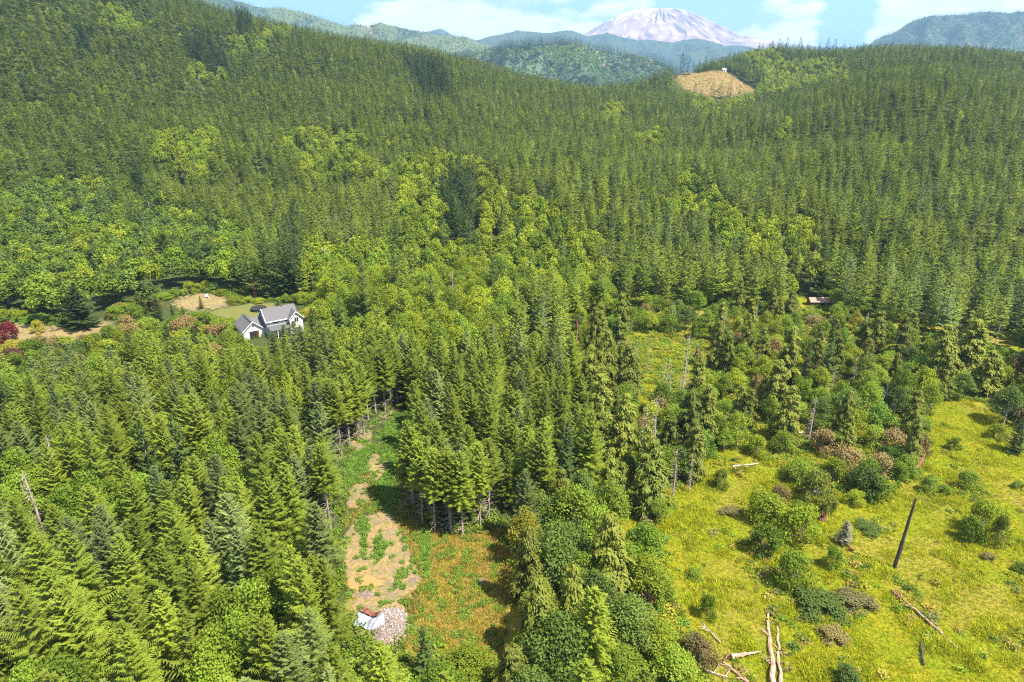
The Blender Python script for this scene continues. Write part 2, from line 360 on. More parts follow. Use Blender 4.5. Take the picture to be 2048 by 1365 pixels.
# ------------------------------------------------------------------ trees
def nrm(v): return v / np.maximum(np.linalg.norm(v, axis=-1, keepdims=True), 1e-9)
def fir_crown(seed, h=16, r=3.0, z0=1.5, nw=34, nb=7, nl=7, lw=0.20, power=0.8, gaps=0.06, ragged=0.18):
    g = np.random.default_rng(seed); T = []
    ts = (np.arange(nw) + 0.5) / nw
    for t in ts:
        n = max(4, int(round(nb * (0.55 + 0.6 * (1 - t)))))
        az0 = g.uniform(0, 6.28)
        for b in range(n):
            if g.random() < gaps: continue
            a = az0 + b * 6.283 / n + g.normal(0, 0.18)
            tt = np.clip(t + g.normal(0, 0.35 / nw), 0, 0.995)
            L = r * (1 - tt) ** power * min(1.0, 0.72 + tt * 2.2) * (1 + g.normal(0, ragged)) + 0.12
            L = max(L, 0.15)
            zb = z0 + (h - z0) * tt
            d = np.array([math.cos(a), math.sin(a), 0]); p = np.array([-d[1], d[0], 0])
            s0 = -0.10 + 0.95 * tt + g.normal(0, 0.08); cur = g.uniform(-0.02, 0.25)
            js = (np.arange(nl) + 0.6) / nl
            js = 0.12 + 0.88 * js
            z = s0 * js * L - 0.28 * L * js * (1 - js) + cur * L * js * js * 0.5
            base = np.array([0, 0, zb]) + d * (js * L)[:, None] + np.array([0, 0, 1]) * z[:, None]
            ll = (0.18 + 0.34 * L * (1.05 - js) ** 0.8) * (0.8 + 0.4 * g.random(nl))
            tw = g.normal(0, 0.18)
            for sgn in (1, -1):
                tip = base + (d * 0.75 + p * sgn * 1.0) * ll[:, None] * 0.8 + np.array([0, 0, 1]) * (sgn * tw * ll - 0.14 * ll + g.normal(0, 0.05, nl))[:, None]
                w = lw * (0.7 + 0.5 * g.random(nl)) * (0.6 + 0.12 * L)
                b1 = base - d * w[:, None]; b2 = base + d * w[:, None]
                T.append(np.stack([b1, b2, tip] if sgn > 0 else [b2, b1, tip], 1))
            e = base[-1] + d * 0.35 + np.array([0, 0, 0.04])
            q = base[-1] - d * 0.3
            T.append(np.stack([q + p * lw, e, q - p * lw], 0)[None])
    for k in range(4):
        a = k * 1.57; T.append(np.array([[0.06 * math.cos(a), 0.06 * math.sin(a), h - 0.9], [0.06 * math.cos(a + 1.6), 0.06 * math.sin(a + 1.6), h - 0.9], [0, 0, h + 0.25]])[None])
    return np.concatenate(T)
def cedar_crown(seed, h=15, r=3.0, z0=0.8, n=2600, lw=0.16, power=0.6, hole=0.3):
    """drooping sprays hung in clumps on a conical crown"""
    g = np.random.default_rng(seed)
    nc = 90; ct = g.random(nc) ** 0.85; ca = g.uniform(0, 6.283, nc)
    cr = r * (1 - ct) ** power * np.minimum(1, 0.6 + ct * 2) * g.uniform(0.65, 1.08, nc)
    C = np.c_[np.cos(ca) * cr, np.sin(ca) * cr, z0 + (h - z0) * ct]
    k = g.integers(0, nc, n)
    s = g.random(n)
    base = C[k] * np.c_[s ** 0.5, s ** 0.5, np.ones(n)] + g.normal(0, 1, (n, 3)) * np.array([0.30, 0.30, 0.32]) * (0.6 + 0.5 * (1 - ct[k]))[:, None]
    base[:, 2] -= 0.12 * r * s * (1 - ct[k]) * 2
    ang = np.arctan2(base[:, 1], base[:, 0]) + g.normal(0, 0.5, n)
    o = np.c_[np.cos(ang), np.sin(ang), np.zeros(n)]
    p = np.c_[-o[:, 1], o[:, 0], g.normal(0, 0.3, n)]
    ll = g.uniform(0.35, 0.8, n)
    dr = nrm(o * g.uniform(0.3, 1.0, n)[:, None] + np.c_[np.zeros(n), np.zeros(n), -g.uniform(0.3, 1.0, n)])
    w = lw * g.uniform(0.7, 1.3, n)
    T = np.stack([base + p * w[:, None], base - p * w[:, None], base + dr * ll[:, None]], 1)
    top = np.array([[[0.1, 0, h - 1], [-0.1, 0, h - 1], [0, 0, h + 0.2]], [[0, 0.1, h - 1], [0, -0.1, h - 1], [0, 0, h + 0.2]]])
    return np.concatenate([T, top])
def leaf_crown(seed, h=12, r=4.0, z0=2.5, lobes=16, n=3400, ls=0.24, flat=0.8, low=0.25):
    """leaves as small quads (two triangles) gathered in clumps over a branching crown"""
    g = np.random.default_rng(seed)
    zc = (h + z0) / 2; hz_ = (h - z0) / 2
    L = []; big = low > 0.8
    for i in range(lobes):
        v = nrm(g.normal(0, 1, 3)); v[2] = abs(v[2]) * (1 + low - 0.25) - low
        k = g.uniform(0.5, 1.0) if big else g.uniform(0.45, 0.86)
        L.append((v[0] * r * k, v[1] * r * k, zc + v[2] * hz_ * k * 1.05, r * (g.uniform(0.20, 0.38) if big else g.uniform(0.24, 0.44))))
    L.append((0, 0, h - r * 0.45, r * 0.42))
    L = np.array(L)
    wt = L[:, 3] ** 2; k = g.choice(len(L), n, p=wt / wt.sum())
    dv = nrm(g.normal(0, 1, (n, 3)) + np.array([0, 0, 0.35]))
    rad = L[k, 3] * np.clip(g.normal(0.90, 0.14, n), 0.3, 1.15)
    # break each clump into twigs
    tw = nrm(g.normal(0, 1, (240, 3)) + np.array([0, 0, 0.3])); idx = (g.random(n) * 240).astype(int)
    dv = nrm(dv * 0.25 + tw[(idx + k * 17) % 240])
    cen = L[k, :3] + dv * rad[:, None] * np.array([1, 1, flat]) + g.normal(0, 0.13, (n, 3))
    nn = nrm(dv * 0.7 + g.normal(0, 0.55, (n, 3)) + np.array([0, 0, 0.45]))
    a = nrm(np.cross(nn, g.normal(0, 1, (n, 3)))); b = np.cross(nn, a)
    s = ls * g.uniform(0.6, 1.35, n)[:, None]
    p0 = cen + a * s; p1 = cen + b * s * 0.7; p2 = cen - a * s; p3 = cen - b * s * 0.7
    return np.concatenate([np.stack([p0, p1, p2], 1), np.stack([p0, p2, p3], 1)]), L
def trunk_mesh(name, h, r, seed, limbs=None, top=0.03, n=6, bend=0.15):
    g = random.Random(seed); mb = MB(); k = 7; pts = []; rad = []
    bx, by = g.uniform(-bend, bend), g.uniform(-bend, bend)
    for i in range(k):
        t = i / (k - 1); pts.append((bx * math.sin(t * 3), by * math.sin(t * 2.3), -0.5 + (h + 0.5) * t)); rad.append(r * (1.25 if i == 0 else 1) * (1 - t) + top)
    mb.tube(pts, rad, n)
    if limbs is not None:
        for (x, y, z, rr) in limbs:
            z1 = max(1.0, z * 0.45); p0 = Vector((0, 0, z1)); p2 = Vector((x, y, z)); p1 = (p0 + p2) / 2 + Vector((x * 0.1, y * 0.1, -0.1 * z))
            mb.tube([p0, p1, p2], [r * 0.42, r * 0.28, 0.02], 5)
    me = bpy.data.meshes.new(name); me.from_pydata(mb.V, [], mb.F); me.update()
    return me
def dead_branches(seed, z0, z1, n, L0, L1, droop=-0.2, rad=0.03, twigs=True):
    g = random.Random(seed); mb = MB()
    for i in range(n):
        z = g.uniform(z0, z1); a = g.uniform(0, 6.283); L = g.uniform(L0, L1) * (1 - 0.55 * (z - z0) / max(0.1, z1 - z0))
        d = Vector((math.cos(a), math.sin(a), 0)); up = g.uniform(-0.15, 0.35)
        p0 = Vector((0, 0, z)); p1 = p0 + d * L * 0.5 + Vector((0, 0, L * up * 0.5)); p2 = p0 + d * L + Vector((0, 0, L * (up * 0.5 + droop)))
        mb.tube([p0, p1, p2], [rad, rad * 0.7, 0.008], 3)
        if twigs:
            q = p1 + (p2 - p1) * g.uniform(0.1, 0.6); s = Vector((-d.y, d.x, 0)) * g.choice((-1, 1))
            mb.tube([q, q + (d * 0.6 + s) * L * 0.22 + Vector((0, 0, -0.05 * L))], [rad * 0.6, 0.006], 3)
    me = bpy.data.meshes.new('dead_branches'); me.from_pydata(mb.V, [], mb.F); me.update(); return me

MESH = {}
def variant(key, crown, trunk, extra=None): MESH.setdefault(key, []).append((crown, trunk, extra))
H0 = 16.0
for i in range(4):
    c = tris('fir_crown', fir_crown(10 + i, H0, (3.5, 3.1, 3.8, 3.3)[i], 2.2, 36, 8, 12, 0.115, 0.72, 0.06, 0.24))
    variant('fir', c, trunk_mesh('fir_trunk', H0 - 0.3, 0.19, i))
for i in range(3):   # stand edge: bare lower trunk with dead limbs
    c = tris('fir_crown', fir_crown(30 + i, H0, 2.9, (7.6, 6.4, 8.6)[i], 26, 8, 11, 0.125, 0.62))
    variant('edge', c, trunk_mesh('fir_trunk', H0 - 0.3, 0.2, 40 + i), dead_branches(i, 1.2, 8.6, 60, 1.0, 2.4))
for i in range(3):
    c = tris('conifer_crown', fir_crown(50 + i, H0, (3.6, 3.3, 3.9)[i], 1.0, 30, 8, 8, 0.20, 0.95, 0.12, 0.28))
    variant('bigfir', c, trunk_mesh('conifer_trunk', H0 - 0.3, 0.25, 60 + i))
for i in range(2): variant('tallfir', tris('conifer_crown', fir_crown(65 + i, H0, 3.4, 0.6, 26, 9, 6, 0.36, 0.8, 0.04, 0.28)), trunk_mesh('conifer_trunk', H0 - 0.3, 0.25, 65 + i))
for i in range(4):
    T, L = leaf_crown(70 + i, 12, (4.1, 3.7, 4.4, 3.9)[i], 1.2, 26, 5200, 0.18, 0.8, 0.5)
    variant('leaf', tris('leafy_crown', T), trunk_mesh('leafy_trunk', 9, 0.2, 70 + i, L[::2]))
for i in range(3):
    T, L = leaf_crown(90 + i, 4.0, (2.3, 2.6, 2.1)[i], 0.0, 24, 3600, 0.12, 0.8, 0.85)
    variant('shrub', tris('shrub_crown', T), trunk_mesh('shrub_stem', 2.5, 0.07, 90 + i, L[::2]))
for i in range(3):
    T, L = leaf_crown(95 + i, 12, (6.0, 5.6, 6.3)[i], 1.0, 30, 7000, 0.21)
    variant('bigmaple', tris('leafy_crown', T), trunk_mesh('leafy_trunk', 9, 0.3, 95 + i, L[::2]))
for i in range(4):
    c = tris('cedar_crown', cedar_crown(110 + i, H0, (3.7, 3.2, 4.2, 3.5)[i], 0.4, 7500))
    variant('cedar', c, trunk_mesh('cedar_trunk', H0 - 0.5, 0.24, 110 + i), dead_branches(110 + i, 2, H0 - 2, 40, 1.6, 3.0, -0.1, 0.025))
for i in range(3):
    variant('snag', None, trunk_mesh('snag_trunk', H0 - 1.0, 0.24, 120 + i, None, 0.05, 7, 0.3), dead_branches(120 + i, 1.5, H0 - 1.5, 90, 1.2, 2.4, -0.25, 0.03))
# lighter meshes for the far forest
LOD = {'fir': [], 'leaf': [], 'bigfir': []}
def joined(name, cr, tr_h, tr_r, mat):
    me = tris(name, cr)
    me.materials.append(mat)
    return me
for i in range(5): LOD['fir'].append(fir_crown(210 + i, H0, (3.0, 2.6, 3.4, 2.8, 3.1)[i], (4.5, 3.5, 5.5, 4.0, 5.0)[i], 15, 8, 4, 0.30, 0.72, 0.04, 0.26))
for i in range(4): LOD['leaf'].append(leaf_crown(230 + i, 12, (3.8, 3.4, 4.2, 3.6)[i], 1.5, 16, 1100, 0.34)[0])
for i in range(3): LOD['bigfir'].append(fir_crown(250 + i, H0, (3.5, 3.1, 3.9)[i], 1.0, 22, 8, 5, 0.30, 0.8, 0.08, 0.32))

# ------------------------------------------------------------------ ground mesh
def axis(segs):
    o = []
    for a, b, s in segs: o += list(np.arange(a, b, s))
    return np.array(o + [segs[-1][1]], float)
gx = axis([(-1300, -300, 12), (-300, -110, 4), (-110, 130, 0.9), (130, 300, 4), (300, 1300, 12)])
gy = axis([(-450, 40, 12), (40, 140, 0.9), (140, 240, 1.5), (240, 420, 5), (420, 1740, 10)])
GX, GY = np.meshgrid(gx, gy)
GZ = hgt(GX, GY)
gpx, gpy = proj(GX, GY, GZ)
nx, ny = len(gx), len(gy)
idx = np.arange(nx * ny).reshape(ny, nx)
F = np.stack([idx[:-1, :-1], idx[:-1, 1:], idx[1:, 1:], idx[1:, :-1]], -1).reshape(-1, 4)
me = mesh_arr('ground', np.c_[GX.ravel(), GY.ravel(), GZ.ravel()], F, True)
DIRT = [[(690,1060),(722,1030),(785,1022),(800,1060),(845,1160),(825,1190),(770,1205),(700,1195),(688,1130)],[(718,940),(748,905),(778,918),(768,968),(742,958)],[(692,1000),(712,962),(738,962),(740,1000),(700,1030)],
        [(740,838),(790,812),(800,818),(770,840)],[(325,608),(405,584),(472,602),(455,614),(380,622)],[(0,648),(62,650),(135,657),(165,652),(215,640),(236,655),(228,664),(150,682),(80,690),(30,700),(0,712)],[(700,870),(748,850),(742,890),(700,910)],
        [(700,1200),(800,1195),(820,1240),(812,1290),(760,1290),(700,1250)],[(790,930),(806,930),(812,1020),(795,1020)]]
DRY = [[(820,1060),(925,1075),(1005,1055),(1022,1085),(1020,1365),(840,1365),(810,1300),(845,1190)],[(690,1180),(720,1200),(690,1240)],[(1290,600),(1700,640),(1720,700),(1300,760)],[(240,650),(300,640),(330,700),(250,720)]]
WEEDZ = [[(768,850),(806,826),(803,900),(798,960),(790,1022),(748,1020),(752,965),(775,940)],[(688,935),(712,905),(745,890),(735,930),(712,960),(690,985)],[(720,1030),(738,1040),(735,1100),(722,1110)],[(835,1060),(860,1070),(860,1160),(845,1150)],[(745,1085),(762,1060),(770,1110),(750,1130)]]
LAWN = [[(440,618),(500,608),(545,606),(560,625),(500,645),(440,640),(415,626)]]
def fzone(polys, blur):
    r = np.zeros(gpx.shape); k = 0
    for q in range(13):
        a_ = q * 2.4; b_ = blur * math.sqrt(q / 12.0); r += anypoly(gpx + b_ * math.cos(a_), gpy + b_ * math.sin(a_), polys); k += 1
    return r / k
vis = (GY > 30)
zr = fzone(DIRT, 17) * vis; zg = fzone([OPEN_MEADOW] + WETL, 10) * vis; zb = fzone(DRY, 8) * vis
zh = fzone([OPEN_HILL], 2) * (GY > 600); zl = fzone(LAWN, 3) * vis; zw = fzone(WEEDZ, 10) * vis
for nm, arr in (('dirt', np.clip(zr, 0, 1)), ('meadow', zg), ('dry', zb), ('barehill', zh), ('lawn', zl), ('weedy', zw)):
    at = me.attributes.new(nm, 'FLOAT', 'POINT'); at.data.foreach_set('value', arr.ravel().astype(np.float32))
gm, N = newmat('ground_soil')
geo = N.n('ShaderNodeNewGeometry').outputs['Position']
def att(n): return N.n('ShaderNodeAttribute', attribute_name=n).outputs['Fac']
na = N.noise(geo, 0.12, 4, 0.6); nb_ = N.noise(geo, 0.7, 4, 0.65); nc_ = N.noise(geo, 3.5, 4, 0.7); nd_ = N.noise(geo, 0.05, 2)
def soft(n): return N.smooth(N.math('ADD', att(n), N.math('ADD', N.math('MULTIPLY', N.math('SUBTRACT', nb_, 0.5), 1.6), N.math('MULTIPLY', N.math('SUBTRACT', nc_, 0.5), 0.9))), 0.38, 0.60)
c = N.ramp(nb_, [(0.3, (0.035, 0.048, 0.014)), (0.55, (0.06, 0.075, 0.02)), (0.75, (0.09, 0.07, 0.03))])
mead = N.mix(N.smooth(na, 0.38, 0.60), (0.165, 0.195, 0.006), (0.23, 0.205, 0.010))
mead = N.mix(N.smooth(nb_, 0.45, 0.70), mead, (0.12, 0.170, 0.006))
mead = N.mix(N.math('MULTIPLY', N.smooth(nc_, 0.56, 0.72), 0.5), mead, (0.30, 0.27, 0.06))
mead = N.mix(N.math('MULTIPLY', N.smooth(N.math('ADD', nd_, N.math('MULTIPLY', nc_, 0.25)), 0.62, 0.74), 0.5), mead, (0.26, 0.18, 0.05))
dry = N.mix(N.smooth(nb_, 0.35, 0.62), (0.24, 0.155, 0.03), (0.15, 0.16, 0.022))
dry = N.mix(N.math('MULTIPLY', N.smooth(nc_, 0.5, 0.7), 0.6), dry, (0.52, 0.38, 0.14))
dirt = N.mix(N.smooth(N.noise(geo, 0.35, 5, 0.65), 0.42, 0.60), (0.30, 0.19, 0.085), (0.21, 0.15, 0.095))
dirt = N.mix(N.math('MULTIPLY', N.smooth(nc_, 0.45, 0.75), 0.5), dirt, (0.33, 0.25, 0.165))
dirt = N.mix(N.math('MULTIPLY', N.smooth(N.noise(geo, 1.6, 3, 0.7), 0.50, 0.58), 0.85), dirt, (0.14, 0.16, 0.03))
bare = N.mix(N.smooth(N.noise(geo, 0.25, 5, 0.7), 0.40, 0.60), (0.23, 0.135, 0.05), (0.13, 0.12, 0.035))
bare = N.mix(N.math('MULTIPLY', N.smooth(N.noise(N.n('ShaderNodeMapping', {0: geo, 'Scale': (1, 0.25, 1)}).outputs[0], 0.45, 4, 0.7), 0.54, 0.64), 0.7), bare, (0.33, 0.23, 0.13))
lawn = N.mix(nb_, (0.08, 0.125, 0.018), (0.20, 0.155, 0.06))
c = N.mix(soft('meadow'), c, mead); c = N.mix(soft('dry'), c, dry); c = N.mix(soft('dirt'), c, dirt)
c = N.mix(soft('weedy'), c, (0.08, 0.14, 0.02)); c = N.mix(soft('lawn'), c, lawn); c = N.mix(att('barehill'), c, bare)
pb = N.n('ShaderNodeBsdfPrincipled', {'Base Color': c, 'Roughness': 0.95, 'Specular IOR Level': 0.1})
bp = N.n('ShaderNodeBump', {'Strength': 1.0, 'Distance': 0.5, 'Height': N.math('ADD', nb_, N.math('MULTIPLY', nc_, 0.4))}); N.link(bp.outputs[0], pb.inputs['Normal'])
out(N, pb.outputs[0])
tag(link('ground', me, gm), kind='structure')

# wide valley floor below and beyond the hills
vm = MB(); R_ = 8200
vm.poly([(-R_, -1500, -141), (R_, -1500, -141), (R_, 11300, -141), (-R_, 11300, -141)])
far_mat, N = newmat('valley_forest'); geo = N.n('ShaderNodeNewGeometry').outputs['Position']
c = N.mix(N.smooth(N.noise(geo, 0.004, 4), 0.4, 0.6), (0.04, 0.07, 0.025), (0.10, 0.14, 0.045))
pb = N.n('ShaderNodeBsdfPrincipled', {'Base Color': c, 'Roughness': 1, 'Specular IOR Level': 0}); out(N, pb.outputs[0])
tag(vm.build('valley_ground', far_mat), kind='structure')

# ------------------------------------------------------------------ distant hills
def hill(name, sil, D, Wf, Wb, base, mat, seed, rough=1.0, nxs=160, nys=60, spur=0.5):
    """sil: outline on the photo; the hill falls away in front (Wf) and behind (Wb) of its crest at distance D"""
    sil = np.array(sil, float); P = [at_y(a, b, D) for a, b in sil]
    xs_ = np.array([float(p[0]) for p in P]); zs_ = np.array([float(p[2]) for p in P])
    x = np.linspace(xs_[0], xs_[-1], nxs); zc = np.interp(x, xs_, zs_)
    v = np.linspace(-1, 1, nys)
    XX, VV = np.meshgrid(x, v); Y = D + np.where(VV < 0, VV * Wf, VV * Wb)
    ZC = np.interp(XX * D / np.where(VV < 0, Y * 0.5 + D * 0.5, D), xs_, zs_)
    k = np.abs(VV); prof = (1 - k) ** 1.15
    n = spur * vnoise(XX / (D * 0.045) + seed, Y / (D * 0.16) + seed) + 0.5 * spur * vnoise(XX / (D * 0.018) + seed * 3, Y / (D * 0.05)) + 0.2 * spur * vnoise(XX / (D * 0.008), Y / (D * 0.016) + seed)
    env = np.minimum(1, k * 3) * (1 - k)
    Z = base + (ZC - base) * np.clip(prof + 0.33 * n * env, -0.05, 1.0)
    Z += rough * (vnoise(XX / (D * 0.006), Y / (D * 0.006)) * 0.0010 * D) * np.minimum(1, k * 4 + 0.3)
    me = mesh_arr(name, np.c_[XX.ravel(), Y.ravel(), Z.ravel()],
                  np.stack([(i := np.arange(nxs * nys).reshape(nys, nxs))[:-1, :-1], i[:-1, 1:], i[1:, 1:], i[1:, :-1]], -1).reshape(-1, 4), True)
    o = tag(link(name, me, mat), kind='structure')
    return x, Y[:, 0], Z
def hillmat(name, forest, cut, cutamt, scale, bump=25, extra=None):
    m, N = newmat(name); geo = N.n('ShaderNodeNewGeometry').outputs['Position']
    a = N.noise(geo, scale, 4, 0.5); b = N.noise(geo, scale * 14, 4, 0.7); vor = N.n('ShaderNodeTexVoronoi', {'Vector': geo, 'Scale': scale * 1.6}, feature='F1')
    cell = N.n('ShaderNodeSeparateColor', {0: vor.outputs['Color']}).outputs[0]
    f = N.smooth(N.math('ADD', cell, N.math('MULTIPLY', N.math('SUBTRACT', a, 0.5), 0.8)), 1 - cutamt - 0.04, 1 - cutamt + 0.04)
    c = N.mix(f, N.mix(N.smooth(b, 0.35, 0.65), tuple(v * 0.72 for v in forest), tuple(v * 1.35 for v in forest)), N.mix(b, cut, tuple(v * 0.7 for v in cut)))
    if extra: c = N.mix(N.smooth(N.noise(geo, scale * 3.3, 4, 0.6), 0.63, 0.68), c, extra)
    p = N.n('ShaderNodeBsdfPrincipled', {'Base Color': c, 'Roughness': 1, 'Specular IOR Level': 0})
    bu = N.n('ShaderNodeBump', {'Strength': 1.0, 'Distance': bump, 'Height': b}); N.link(bu.outputs[0], p.inputs['Normal'])
    out(N, p.outputs[0]); return m
HM = hillmat('logged_hill', (0.045, 0.080, 0.045), (0.105, 0.155, 0.080), 0.52, 0.0035, 8, (0.30, 0.20, 0.15))
HL = hillmat('left_ridge', (0.055, 0.080, 0.050), (0.115, 0.145, 0.070), 0.40, 0.0030, 14, (0.24, 0.18, 0.13))
HB = hillmat('far_ridge', (0.045, 0.070, 0.055), (0.07, 0.09, 0.06), 0.2, 0.0022, 25)
HR = hillmat('right_mountain', (0.05, 0.075, 0.045), (0.12, 0.13, 0.07), 0.16, 0.0030, 22, (0.14, 0.12, 0.10))
mid = hill('hill', [(820,140),(900,120),(960,104),(1010,92),(1060,90),(1110,84),(1135,86),(1170,97),(1215,102),(1250,108),(1290,115),(1325,124),(1345,140),(1380,165),(1450,210)], 2500, 900, 700, -141, HM, 3, 1.6, 260, 110, 0.5)
lft = hill('hill', [(100,-70),(330,-14),(400,-6),(440,-6),(480,4),(520,14),(560,13),(610,22),(650,36),(690,50),(712,46),(735,52),(762,44),(790,50),(830,60),(870,68),(905,70),(935,74),(960,85),(1000,97),(1050,112),(1120,140)], 3600, 1100, 900, -141, HL, 9, 1, 300, 120, 0.8)
hill('hill', [(820,72),(850,62),(868,57),(880,54),(893,60),(910,70),(930,80)], 7000, 900, 900, 0, HB, 12, 1, 60, 30, 0.3)
hill('hill', [(900,95),(960,78),(1000,68),(1035,59),(1065,63),(1100,66),(1120,61),(1145,60),(1175,70),(1195,68),(1215,64),(1240,72),(1270,78),(1310,80),(1345,84),(1370,78),(1395,77),(1420,82),(1450,90),(1480,90),(1520,98),(1600,110),(1700,130)], 5600, 1700, 900, -141, HB, 15, 1, 320, 90, 0.6)
rgt = hill('hill', [(1640,130),(1700,105),(1745,88),(1772,78),(1800,62),(1828,43),(1850,40),(1880,38),(1925,36),(1960,38),(2000,37),(2028,35),(2080,30),(2200,25),(2400,60)], 4600, 1500, 900, -141, HR, 21, 1.6, 300, 110, 0.9)
hill('hill', [(1880,150),(1930,125),(1975,104),(2010,88),(2048,78),(2120,70),(2300,60)], 3700, 900, 700, -141, HR, 27, 1.4, 120, 60, 0.7)
# warm logged patch on the far ridge
# snow-streaked volcano
VD = 9300.0
sil = [(1120,98),(1160,80),(1175,70),(1195,56),(1220,43),(1245,31),(1265,24),(1285,20),(1310,18),(1335,19),(1358,22),(1375,28),(1400,40),(1425,52),(1450,65),(1480,76),(1510,85),(1560,98),(1620,110)]
Pv = [at_y(a, b, VD) for a, b in sil]; vx = np.array([float(p[0]) for p in Pv]); vz = np.array([float(p[2]) for p in Pv])
cx = float(at_y(1318, 20, VD)[0]); zt = vz.max(); zbase = -141.0
na_, nr_ = 720, 150
an = np.linspace(0, 2 * math.pi, na_, endpoint=False); rr = np.linspace(0, 1, nr_) ** 0.9
AA, RR = np.meshgrid(an, rr)
def prof_side(d):
    return np.where(d < 0, np.interp(cx + d, vx, vz), np.interp(cx + d, vx, vz))
rmax = 2000.0
rad_ = RR * rmax
left = np.interp(cx - rad_, vx, vz); right = np.interp(cx + rad_, vx, vz)
wgt = 0.5 + 0.5 * np.cos(AA); ZV = left * (1 - wgt) + right * wgt
fall = np.clip((rad_ - 1700) / 300, 0, 1); ZV = ZV * (1 - fall) + zbase * fall
ga = AA * 180 / math.pi + 4 * vnoise(rad_ / 300, AA * 3)
rid = vnoise(ga / 5.5, rad_ / 700) * 0.6 + vnoise(ga / 2.2 + 5, rad_ / 300) * 0.35 + vnoise(ga / 1.0, rad_ / 160 + 7) * 0.2
amp = 38 * np.clip(rad_ / 500, 0, 1) ** 1.1 * np.clip((1750 - rad_) / 500, 0, 1)
ZV = ZV + (rid - 0.25) * amp - 8 * (1 - np.clip(np.abs(rad_ - 260) / 120, 0, 1)) * 0
XV = cx + rad_ * np.cos(AA); YV = VD + rad_ * np.sin(AA)
iv = np.arange(na_ * nr_).reshape(nr_, na_); iv2 = np.roll(iv, -1, 1)
me = mesh_arr('volcano', np.c_[XV.ravel(), YV.ravel(), ZV.ravel()], np.stack([iv[:-1], iv2[:-1], iv2[1:], iv[1:]], -1).reshape(-1, 4), True)
hrel = (ZV - 250) / (zt - 250)
ga = ga + 5 * vnoise(XV / 260, YV / 260) + 2.5 * vnoise(XV / 90, YV / 90)
streak = vnoise(ga / 2.6 + 3 + rad_ / 500, rad_ / 500) * 0.55 + vnoise(ga / 1.1 + 30, rad_ / 260) * 0.45 + 0.28 * vnoise(ga / 0.6, rad_ / 80)
patch = vnoise(ga / 14 + 2, rad_ / 330 + 4)
snow = np.clip((hrel - 0.95) * 2.4 + streak * 0.85 + 0.55 * patch + 0.02, 0, 1) * np.clip((hrel - 0.10) * 4, 0, 1)
snow = np.clip((snow - 0.35) * 4.0, 0, 1)
at = me.attributes.new('snow', 'FLOAT', 'POINT'); at.data.foreach_set('value', snow.ravel().astype(np.float32))
vmt, N = newmat('volcano_rock'); geo = N.n('ShaderNodeNewGeometry').outputs['Position']
c = N.mix(N.smooth(N.noise(geo, 0.006, 5, 0.6), 0.35, 0.65), (0.21, 0.125, 0.115), (0.36, 0.25, 0.225))
sz = N.n('ShaderNodeSeparateXYZ', {0: geo}).outputs[2]
c = N.mix(N.smooth(N.math('ADD', sz, N.math('MULTIPLY', N.noise(geo, 0.004, 4), 220)), 470, 330), c, (0.16, 0.16, 0.22))
c = N.mix(N.n('ShaderNodeAttribute', attribute_name='snow').outputs['Fac'], c, (0.75, 0.70, 0.62))
p = N.n('ShaderNodeBsdfPrincipled', {'Base Color': c, 'Roughness': 0.95, 'Specular IOR Level': 0.0})
out(N, p.outputs[0])
tag(link('volcano', me, vmt), kind='structure')

# ------------------------------------------------------------------ scatter object made with geometry nodes
def scatter(name, P, scl, rz, var, protos, label, cat, tilt=None, group=None):
    """one object: a cloud of points carrying instances of the mesh prototypes"""
    P = np.asarray(P, np.float32); n = len(P)
    me = bpy.data.meshes.new(name); me.vertices.add(n); me.vertices.foreach_set('co', P.ravel())
    s = np.asarray(scl, np.float32); s = s if s.ndim == 2 else np.c_[s, s, s]
    at = me.attributes.new('sc', 'FLOAT_VECTOR', 'POINT'); at.data.foreach_set('vector', s.ravel().astype(np.float32))
    rt = np.zeros((n, 3), np.float32); rt[:, 2] = rz
    if tilt is not None: rt[:, :2] = tilt
    at = me.attributes.new('rt', 'FLOAT_VECTOR', 'POINT'); at.data.foreach_set('vector', rt.ravel())
    at = me.attributes.new('vr', 'INT', 'POINT'); at.data.foreach_set('value', np.asarray(var, np.int32))
    ng = bpy.data.node_groups.new(name + '_nodes', 'GeometryNodeTree')
    ng.interface.new_socket('Geometry', in_out='INPUT', socket_type='NodeSocketGeometry')
    ng.interface.new_socket('Geometry', in_out='OUTPUT', socket_type='NodeSocketGeometry')
    nd = ng.nodes; gi = nd.new('NodeGroupInput'); go = nd.new('NodeGroupOutput')
    join = nd.new('GeometryNodeJoinGeometry')
    objs = []
    for k, pm in enumerate(protos):
        o = bpy.data.objects.new(name + '_part', pm); objs.append(o)
    nodes = []
    for o in objs:
        oi = nd.new('GeometryNodeObjectInfo'); oi.inputs['Object'].default_value = o; oi.inputs['As Instance'].default_value = True; nodes.append(oi)
    for oi in reversed(nodes): ng.links.new(oi.outputs['Geometry'], join.inputs[0])
    iop = nd.new('GeometryNodeInstanceOnPoints'); iop.inputs['Pick Instance'].default_value = True
    def na(nm, ty):
        a = nd.new('GeometryNodeInputNamedAttribute'); a.data_type = ty; a.inputs[0].default_value = nm; return a.outputs[0]
    ng.links.new(gi.outputs[0], iop.inputs['Points']); ng.links.new(join.outputs[0], iop.inputs['Instance'])
    ng.links.new(na('vr', 'INT'), iop.inputs['Instance Index'])
    e2r = nd.new('FunctionNodeEulerToRotation'); ng.links.new(na('rt', 'FLOAT_VECTOR'), e2r.inputs[0]); ng.links.new(e2r.outputs[0], iop.inputs['Rotation'])
    ng.links.new(na('sc', 'FLOAT_VECTOR'), iop.inputs['Scale']); ng.links.new(iop.outputs[0], go.inputs[0])
    ob = bpy.data.objects.new(name, me); COL.objects.link(ob)
    md = ob.modifiers.new('scatter', 'NODES'); md.node_group = ng
    tag(ob, label, cat, group, 'stuff'); return ob
